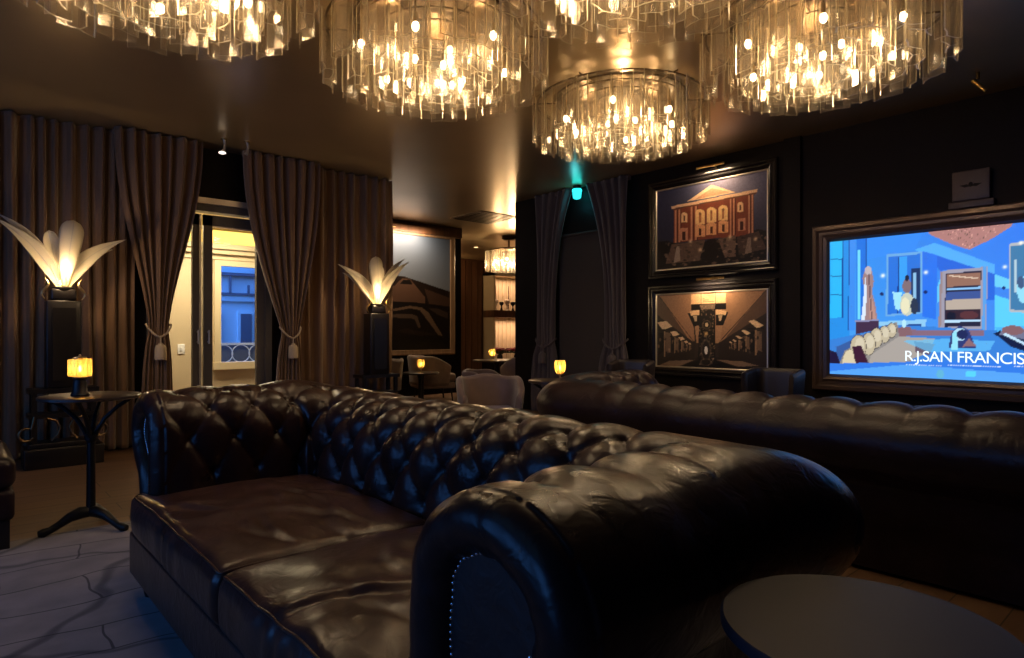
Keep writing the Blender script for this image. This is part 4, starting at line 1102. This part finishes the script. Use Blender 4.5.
# ceiling planes
c.poly([(170, 60), (400, 40), (345, 145), (175, 180)], (.20, .55, .98), .6); c.poly([(345, 145), (420, 120), (640, 200), (640, 235), (470, 195)], (.42, .80, 1), .55)
c.poly([(425, 165), (640, 235), (640, 330), (610, 330), (610, 210), (440, 222), (418, 200)], (.16, .40, .86)); c.poly([(418, 310), (440, 250), (450, 250), (450, 330), (430, 338)], (.38, .78, .98)); c.poly([(640, 235), (700, 255), (700, 290), (640, 280)], (.42, .80, .98)); c.poly([(640, 310), (760, 350), (760, 430), (640, 440)], (.36, .80, .98))
c.poly([(375, 150), (430, 165), (425, 400), (375, 390)], (.17, .45, .92))
# left mirror
c.poly([(243, 163), (375, 150), (375, 378), (240, 390)], (.42, .66, .88)); c.poly([(250, 172), (368, 160), (368, 370), (248, 382)], (.16, .45, .86)); c.poly([(290, 172), (318, 170), (318, 330), (288, 340)], (.22, .62, .96)); c.line((288, 170), (284, 380), 4, (.06, .18, .5))
c.poly([(335, 215), (366, 212), (366, 372), (335, 378)], (.10, .20, .38)); c.poly([(342, 230), (350, 228), (350, 340), (342, 345)], (.55, .75, .9))
c.ell(318, 345, 26, 42, (.78, .80, .72)); c.ell(312, 350, 16, 30, (.90, .88, .74)); c.ell(318, 278, 17, 26, (.50, .42, .44)); c.ell(318, 248, 7, 12, (.10, .12, .2)); c.poly([(265, 300), (300, 300), (290, 370), (275, 360)], (.62, .88, .97)); c.ell(345, 352, 14, 30, (.16, .20, .28))
# statue
c.poly([(165, 215), (188, 215), (197, 260), (190, 300), (203, 350), (212, 415), (148, 415), (165, 350), (163, 290), (155, 250)], (.62, .50, .50)); c.ell(176, 222, 13, 16, (.75, .70, .72)); c.poly([(165, 240), (172, 300), (165, 400), (150, 408), (158, 330)], (.85, .90, .96)); c.poly([(182, 300), (198, 350), (205, 400), (180, 395)], (.72, .55, .50)); c.line((178, 235), (190, 400), 3, (.18, .14, .22))
c.poly([(130, 408), (215, 405), (215, 450), (130, 465)], (.26, .17, .27)); c.line((128, 406), (216, 403), 6, (.55, .55, .7))
# console
c.poly([(216, 408), (390, 400), (385, 425), (280, 430), (216, 425)], (.55, .78, .93)); c.poly([(240, 425), (370, 415), (368, 440), (240, 450)], (.10, .25, .55))
# framed niche
c.poly([(447, 222), (613, 207), (608, 470), (575, 470), (578, 440), (440, 437)], (.62, .60, .66)); c.poly([(460, 232), (590, 222), (586, 425), (455, 428)], (.14, .12, .20))
c.poly([(463, 236), (588, 228), (587, 275), (462, 282)], (.58, .42, .34)); c.line((470, 240), (580, 250), 4, (.9, .8, .7)); c.line((462, 290), (588, 284), 9, (.55, .76, .95)); c.poly([(462, 300), (588, 294), (587, 325), (461, 332)], (.24, .33, .58)); c.poly([(461, 330), (587, 322), (586, 362), (460, 366)], (.72, .66, .60)); c.poly([(460, 368), (586, 362), (585, 405), (459, 408)], (.20, .11, .12)); c.ell(545, 384, 34, 15, (.35, .18, .16)); c.ell(480, 388, 18, 16, (.08, .06, .10)); c.line((456, 408), (588, 404), 8, (.72, .86, .97))
c.line((444, 225), (437, 438), 9, (.60, .52, .52)); c.line((603, 208), (598, 472), 12, (.35, .62, .90))
# chandelier
m = c.mask([(383, 64), (460, 46), (715, 22), (700, 60), (620, 110), (545, 145), (470, 120), (402, 90)]); c.col[m] = (.68, .48, .46)
r = random.Random(9)
for q in range(420):
    x = r.uniform(385, 712); y = r.uniform(30, 142)
    if (y-22) < 122-abs(x-545)*.62: v = r.uniform(.3, 1); c.ell(x, y, 2.2, 3.6, (v, v*.74, v*.68), .8, 6)
# right mirror
c.poly([(692, 124), (750, 112), (750, 376), (690, 372)], (.70, .72, .74)); c.poly([(698, 132), (760, 124), (760, 368), (696, 364)], (.25, .48, .66)); c.ell(742, 290, 22, 50, (.58, .86, .96)); c.ell(735, 265, 14, 24, (.25, .35, .5)); c.line((715, 180), (715, 300), 6, (.7, .8, .85))
for x, y in ((230, 240), (387, 228), (676, 208), (735, 120)): c.glow(x, y, 8, (1, 1, .95), 1)
for x, y in ((226, 307), (386, 300), (672, 285)): c.ell(x, y, 8, 6, (.08, .15, .4))
c.poly([(850, 90), (1010, 60), (1010, 380), (850, 372)], (.16, .45, .90)); c.poly([(1020, 40), (1160, 10), (1160, 420), (1020, 400)], (.18, .66, .94)); c.line((1090, 20), (1090, 410), 5, (.10, .32, .62)); c.line((1020, 220), (1160, 215), 4, (.10, .32, .62))
c.poly([(1175, 200), (1230, 195), (1235, 420), (1170, 420)], (.55, .45, .48)); c.poly([(1240, 0), (1330, -20), (1330, 470), (1240, 450)], (.24, .55, .93))
# floor, sofas
c.poly([(20, 478), (130, 455), (280, 420), (640, 440), (1400, 470), (1400, 700), (20, 700)], (.22, .50, .84))
c.poly([(330, 438), (600, 440), (600, 462), (330, 460)], (.52, .40, .47))
c.poly([(130, 465), (280, 410), (300, 470), (350, 500), (330, 560), (60, 590), (80, 500)], (.56, .54, .52)); c.poly([(60, 500), (240, 420), (262, 418), (90, 515), (60, 590)], (.22, .36, .62))
c.poly([(185, 530), (290, 462), (420, 470), (400, 520), (300, 560), (180, 562)], (.66, .63, .60))
for (x, y, rx, ry) in ((262, 440, 17, 26), (236, 455, 20, 30), (206, 468, 22, 36), (178, 490, 24, 40), (140, 500, 28, 42)):
    c.ell(x, y, rx+2, ry+2, (.16, .13, .16)); c.ell(x, y, rx, ry, (.76, .71, .60)); c.ell(x+rx*.2, y-ry*.2, rx*.6, ry*.6, (.86, .82, .72), .7)
c.ell(112, 555, 30, 46, (.18, .12, .18)); c.ell(110, 555, 27, 44, (.84, .79, .66)); c.poly([(118, 500), (150, 495), (178, 560), (176, 595), (140, 592), (125, 540)], (.24, .10, .18)); c.poly([(30, 510), (60, 520), (85, 592), (30, 590)], (.12, .08, .22))
c.poly([(283, 430), (330, 425), (340, 460), (290, 462)], (.52, .38, .40)); c.poly([(345, 480), (420, 490), (400, 530), (350, 520)], (.40, .33, .38)); c.ell(308, 415, 8, 16, (.70, .90, .98))
# table centre
c.poly([(300, 478), (480, 470), (640, 480), (620, 515), (400, 520)], (.40, .76, .97), .7); c.poly([(470, 505), (480, 450), (510, 422), (545, 440), (560, 480), (570, 505)], (.18, .22, .45)); c.ell(512, 455, 26, 24, (.70, .85, .95)); c.ell(520, 455, 20, 18, (.12, .14, .32)); c.poly([(520, 500), (545, 470), (575, 500)], (.55, .40, .42)); c.poly([(480, 510), (485, 450), (500, 440), (505, 510)], (.58, .88, .98))
# right sofa
c.poly([(640, 430), (760, 425), (760, 470), (650, 450)], (.30, .70, .95)); c.poly([(636, 452), (660, 440), (760, 480), (760, 520), (700, 500)], (.06, .08, .22)); c.poly([(655, 455), (760, 475), (760, 440), (665, 440)], (.45, .45, .55)); c.ell(705, 440, 42, 18, (.52, .37, .38)); c.poly([(668, 455), (760, 500), (760, 490), (680, 450)], (.75, .88, .97))
for (x, y, rx, ry) in ((840, 462, 40, 30), (920, 470, 42, 32), (1000, 478, 44, 34), (1085, 486, 46, 36)): c.ell(x, y, rx+2, ry+2, (.16, .13, .16)); c.ell(x, y, rx, ry, (.76, .71, .60))
c.poly([(790, 480), (1180, 510), (1180, 560), (800, 540)], (.66, .63, .60))
c.poly([(20, 562), (800, 545), (1400, 560), (1400, 720), (20, 720)], (.20, .48, .90)); c.poly([(30, 590), (320, 565), (760, 600), (760, 650), (30, 650)], (.34, .64, .95)); c.poly([(535, 590), (570, 590), (568, 610), (533, 608)], (.35, .82, 1)); c.ell(440, 600, 14, 16, (.38, .70, .85))
# caption strip marks
for q in range(70): c.line((315+q*9, 566+q*.16), (315+q*9+r.uniform(3, 7), 566+q*.16), 3, (.88, .94, 1))
c.make('screen', attrmat('screen_picture', 'emit', .75), t, 0, O)
tx = bpy.data.curves.new('lettering', 'FONT'); tx.body = 'R.J.SAN FRANCISCO'; tx.size = .125; tx.extrude = .0008; tx.space_character = .92
to = bpy.data.objects.new('lettering_tmp', tx); C.objects.link(to)
bpy.context.view_layer.update()
me = bpy.data.meshes.new_from_object(to.evaluated_get(bpy.context.evaluated_depsgraph_get())); bpy.data.objects.remove(to)
lo = bpy.data.objects.new('lettering', me); C.objects.link(lo); me.materials.clear(); me.materials.append(emit('screen_text', (.80, .93, 1), .9))
lo.parent = t; q = onX(904, 360.8, WX-.07); lo.location = Vector((WX-.068, q.y, q.z))-O; lo.rotation_euler = (PI/2, 0, -PI/2)
lo['label'] = 'white capital lettering across the bottom of the screen'
lw_ = max(v.co.x for v in me.vertices); lo.scale = (.98/lw_, 1, 1)

# box above the television
ya, yb2 = onX(954, 180, WX).y, onX(992, 180, WX).y
t = thing('wall_box', 'dim pink-grey box with small dark emblem on the wall above the television', 'wall box', (WX, (ya+yb2)/2, 2.09)); h = (ya-yb2)/2
mbx = pbr('plum_grey_box', (.045, .030, .033), .5)
MB().rbox((-.06, -h, .06), (-.001, h, .30), .008).make('box', mbx, t); MB().rbox((-.08, -h-.03, 0), (-.001, h+.02, .055), .006).make('ledge', mbx, t)
em = MB()
for sx in (-1, 1): em.add([(-.0615, 0, .17), (-.0615, sx*.025, .19), (-.0615, sx*.075, .185), (-.0615, sx*.04, .165)], [(0, 1, 2, 3)])
em.sphere((-.061, 0, .185), (.002, .016, .02), 10, 6); em.make('emblem', M['wall_dark'], t, smooth=False)

# pilaster between pictures and TV
struct('trim_6', MB().box((WX-.05, onX(786, 300, WX).y-.16, 0), (WX, onX(786, 300, WX).y, CEIL)), M['wall_dark'])

# ------------------------------------------------------------------ ceiling fittings
p = onX(577, 180, WX-.10)
t = thing('teal_lamp', 'small glowing teal lamp on the ceiling above the blind', 'lamp', (p.x, p.y, CEIL))
MB().lathe([(0, 0), (.055, 0), (.055, -.03), (.03, -.04), (0, -.04)], 20).make('mount', M['iron'], t)
MB().lathe([(0, -.04), (.060, -.045), (.064, -.07), (.050, -.078), (.056, -.09), (.050, -.15), (.035, -.165), (0, -.17)], 20).make('lens', M['teal'], t)
light('POINT', 'teal_glow', (-.05, 0, -.24), .45, (.10, .75, .95), .04, t)
pts = [at(462, 219, 10.2), at(487, 213, 10.2)]
def onC(px, py): d = FOC*(CEIL-EYE)/(HOR-py); return at(px, py, d)
q = onC(485, 217.5)
t = thing('ceiling_vent', 'flat square vent panel in the rear room ceiling', 'vent', (q.x, q.y, CEIL))
MB().box((-.42, -.42, -.012), (.42, .42, -.001)).make('panel', M['bronze'], t, smooth=False)
for k in range(8): MB().box((-.36, -.36+k*.1, -.018), (.36, -.34+k*.1, -.012)).make('slat', M['wood_black'], t, smooth=False)
q = onC(476, 247)
t = thing('downlight', 'small lit recessed downlight in the rear room ceiling', 'lamp', (q.x, q.y, CEIL))
MB().lathe([(.05, 0), (.07, 0), (.07, -.01), (.05, -.01), (.05, 0)], 20).make('trim_ring', M['brass'], t); MB().lathe([(0, -.002), (.05, -.002), (.05, -.006), (0, -.006)], 20).make('lens', emit('downlight_glow', (1, .7, .35), 3), t)
def hooklamp(px, py, label, bright):
    q = onC(px, py); t = thing('ceiling_spotlight', label, 'spotlight', (q.x, q.y, CEIL), 0)
    MB().lathe([(0, 0), (.03, 0), (.03, -.008), (0, -.008)], 16).make('mount', M['brass'], t)
    MB().tube([(0, 0, 0), (.01, 0, -.05), (.0, -.01, -.10), (-.015, -.01, -.13)], [.012, .012, .014, .018], 10).make('stem', M['pale_metal'], t)
    if bright: MB().sphere((-.02, -.012, -.14), (.035, .035, .014), 12, 6).make('lens', emit('spot_lens', (1, .85, .7), 1.2), t)
hooklamp(224, 139, 'small brass ceiling spotlight with lit tip, over the left side of the glazed door', True)
hooklamp(247, 142, 'small brass ceiling spotlight over the right side of the glazed door', False)
q = onC(972, 55)
q = at(978, 68, 4.6)
t = thing('ceiling_spotlight', 'slender brass rod spotlight beyond the right-hand chandelier', 'spotlight', (q.x, q.y, CEIL))
MB().tube([(0, 0, 0), (.0, .0, -.05)], .012, 8).make('mount', M['bronze'], t); MB().tube([(0, .03, -.05), (0, -.05, -.15)], .016, 10).make('stem', M['brass'], t)
# wall sconce in the far room
q = at(468, 270, 15.2)
t = thing('wall_sconce', 'small lit glass tube sconce at the corner of the far room wall', 'lamp', (q.x, 12.97, q.z-.2))
MB().box((-.05, -.04, .0), (.05, 0, .08)).make('bracket', M['brass'], t, smooth=False)
MB().lathe([(.06, .05), (.065, .40)], 20, Matrix.Translation((0, -.11, 0))).make('glass_tube', M['glass'], t); MB().sphere((0, -.11, .14), (.035, .035, .06)).make('bulb', M['flame'], t)
light('POINT', 'bulb_light', (0, -.2, .2), 4, (1, .6, .3), .04, t)

# ------------------------------------------------------------------ lit display shelves, far room
q0 = onY(484, 300, 12.9); q1x = q0.x+1.5
t = thing('display_cabinet', 'cream lit display cabinet with two open bays in the far room', 'cabinet', (q0.x, 12.5, 0))
cab = MB(); W_ = 1.5
cab.box((0, 0, .35), (.06, .46, 2.62)).box((W_-.06, 0, .35), (W_, .46, 2.62)).box((0, 0, 2.56), (W_, .46, 2.62)).box((0, .42, .35), (W_, .46, 2.62))
cab.make('body', M['cream'], t, smooth=False)
MB().box((-.01, -.03, 1.48), (W_+.01, .42, 1.66)).make('shelf', M['wall_wood'], t, smooth=False)
MB().box((-.02, -.04, 0), (W_+.02, .46, .35)).make('plinth', M['wood_black'], t, smooth=False)
for k in range(10): MB().box((.10+k*.14, .40, .36), (.13+k*.14, .42, 2.55)).make('panel_rib', M['cream_trim'], t, smooth=False)
for zz in (2.50, 1.42): 
    l_ = light('AREA', 'cabinet_strip_light', (W_/2, .12, zz), 9, (1, .60, .36), 1.3, t, sizey=.06)
def bouquet(loc, label, n, r):
    t = thing('flower_vase', label, 'flowers', loc, 0, 'crimson flower arrangements')
    MB().lathe([(0, 0), (.05, 0), (.08, .06), (.07, .13), (.04, .17), (.045, .18), (0, .18)], 20).make('vase', M['iron'], t)
    rd = random.Random(int(loc[0]*10)); 
    fl = MB(); lf = MB()
    for k in range(n):
        a = rd.uniform(0, 2*PI); rr = r*math.sqrt(rd.random()); z = .24+rd.uniform(0, .14)*(1-rr/r*.5); c0 = (rr*math.cos(a), rr*math.sin(a)*.6, z)
        for b in range(5): fl.sphere((c0[0]+.03*math.cos(b*1.26), c0[1]+.03*math.sin(b*1.26), c0[2]), (.026, .026, .02), 7, 5)
        fl.sphere(c0, .02, 6, 5); lf.tube([(0, 0, .16), (c0[0]*.5, c0[1]*.5, .2), c0], .005, 5)
        lf.sphere((c0[0]*.9+.03, c0[1]*.9, c0[2]-.06), (.04, .012, .02), 6, 4)
    fl.make('blossoms', M['flower'], t); lf.make('stems', M['leafgreen'], t)
bouquet((q0.x+.34, 12.66, .352), 'crimson flowers in a dark vase in the lower lit bay, left', 30, .27)
bouquet((q0.x+.93, 12.66, .352), 'crimson flowers in a dark vase in the lower lit bay, right', 28, .27)
for k, (dx, sc_) in enumerate(((.16, 1), (.36, .8), (.56, 1.05), (.76, .85), (.98, 1))):
    o = MB().lathe([(0, 0), (.05*sc_, 0), (.03*sc_, .05), (.012, .09), (.02, .13), (.07*sc_, .20*sc_), (.075*sc_, .26*sc_), (.05, .28*sc_), (0, .24*sc_)], 20).make('glass_vase', M['iron'] if k % 2 else M['white_wax'], None, loc=(q0.x+dx, 12.62, 1.661))
    tag(o, ['ivory footed vase at the left end of the upper lit shelf', 'short dark footed vase, second on the upper lit shelf', 'tallest ivory footed vase, middle of the upper lit shelf', 'dark footed vase, fourth on the upper lit shelf', 'ivory footed vase, fifth on the upper lit shelf near the dark column'][k], 'vase', 'vases on the upper lit shelf')
for k, dx in enumerate((.27, .72)):
    t = thing('candlestick', ['tall slim candlestick on the upper lit shelf, left one', 'tall slim candlestick on the upper lit shelf, right one'][k], 'candlestick', (q0.x+dx, 12.75, 1.661))
    MB().lathe([(0, 0), (.05, 0), (.05, .01), (.012, .03), (.010, .26), (.03, .28), (.03, .30), (0, .30)], 16).make('stand', M['iron'], t); MB().tube([(0, 0, .30), (0, 0, .66)], [.013, .009], 8).make('candle', M['wall_wood'], t)

# ------------------------------------------------------------------ world, camera
w = bpy.data.worlds.new('dusk'); S.world = w; w.use_nodes = True
bg = w.node_tree.nodes['Background']; bg.inputs[0].default_value = (.085, .32, 1.0, 1); bg.inputs[1].default_value = 3.0
cam = bpy.data.cameras.new('camera'); co = bpy.data.objects.new('camera', cam); C.objects.link(co); S.camera = co
cam.sensor_width = 36; cam.lens = 36*FOC/1024; cam.shift_y = (HOR-329)/1024.0; cam.clip_start = .02
co.location = (0, 0, EYE); co.rotation_euler = (PI/2, 0, -math.atan2(FW[0], FW[1]))
S.view_settings.view_transform = 'Standard'; S.view_settings.look = 'None'; S.view_settings.gamma = 1
S.view_settings.exposure = 0.55; S.view_settings.use_curve_mapping = False
cy = S.cycles
cy.use_denoising = True; cy.transparent_max_bounces = 40; cy.max_bounces = 7; cy.diffuse_bounces = 3; cy.glossy_bounces = 3; cy.transmission_bounces = 3
cy.sample_clamp_indirect = 4; cy.caustics_reflective = False; cy.caustics_refractive = False; cy.blur_glossy = .5
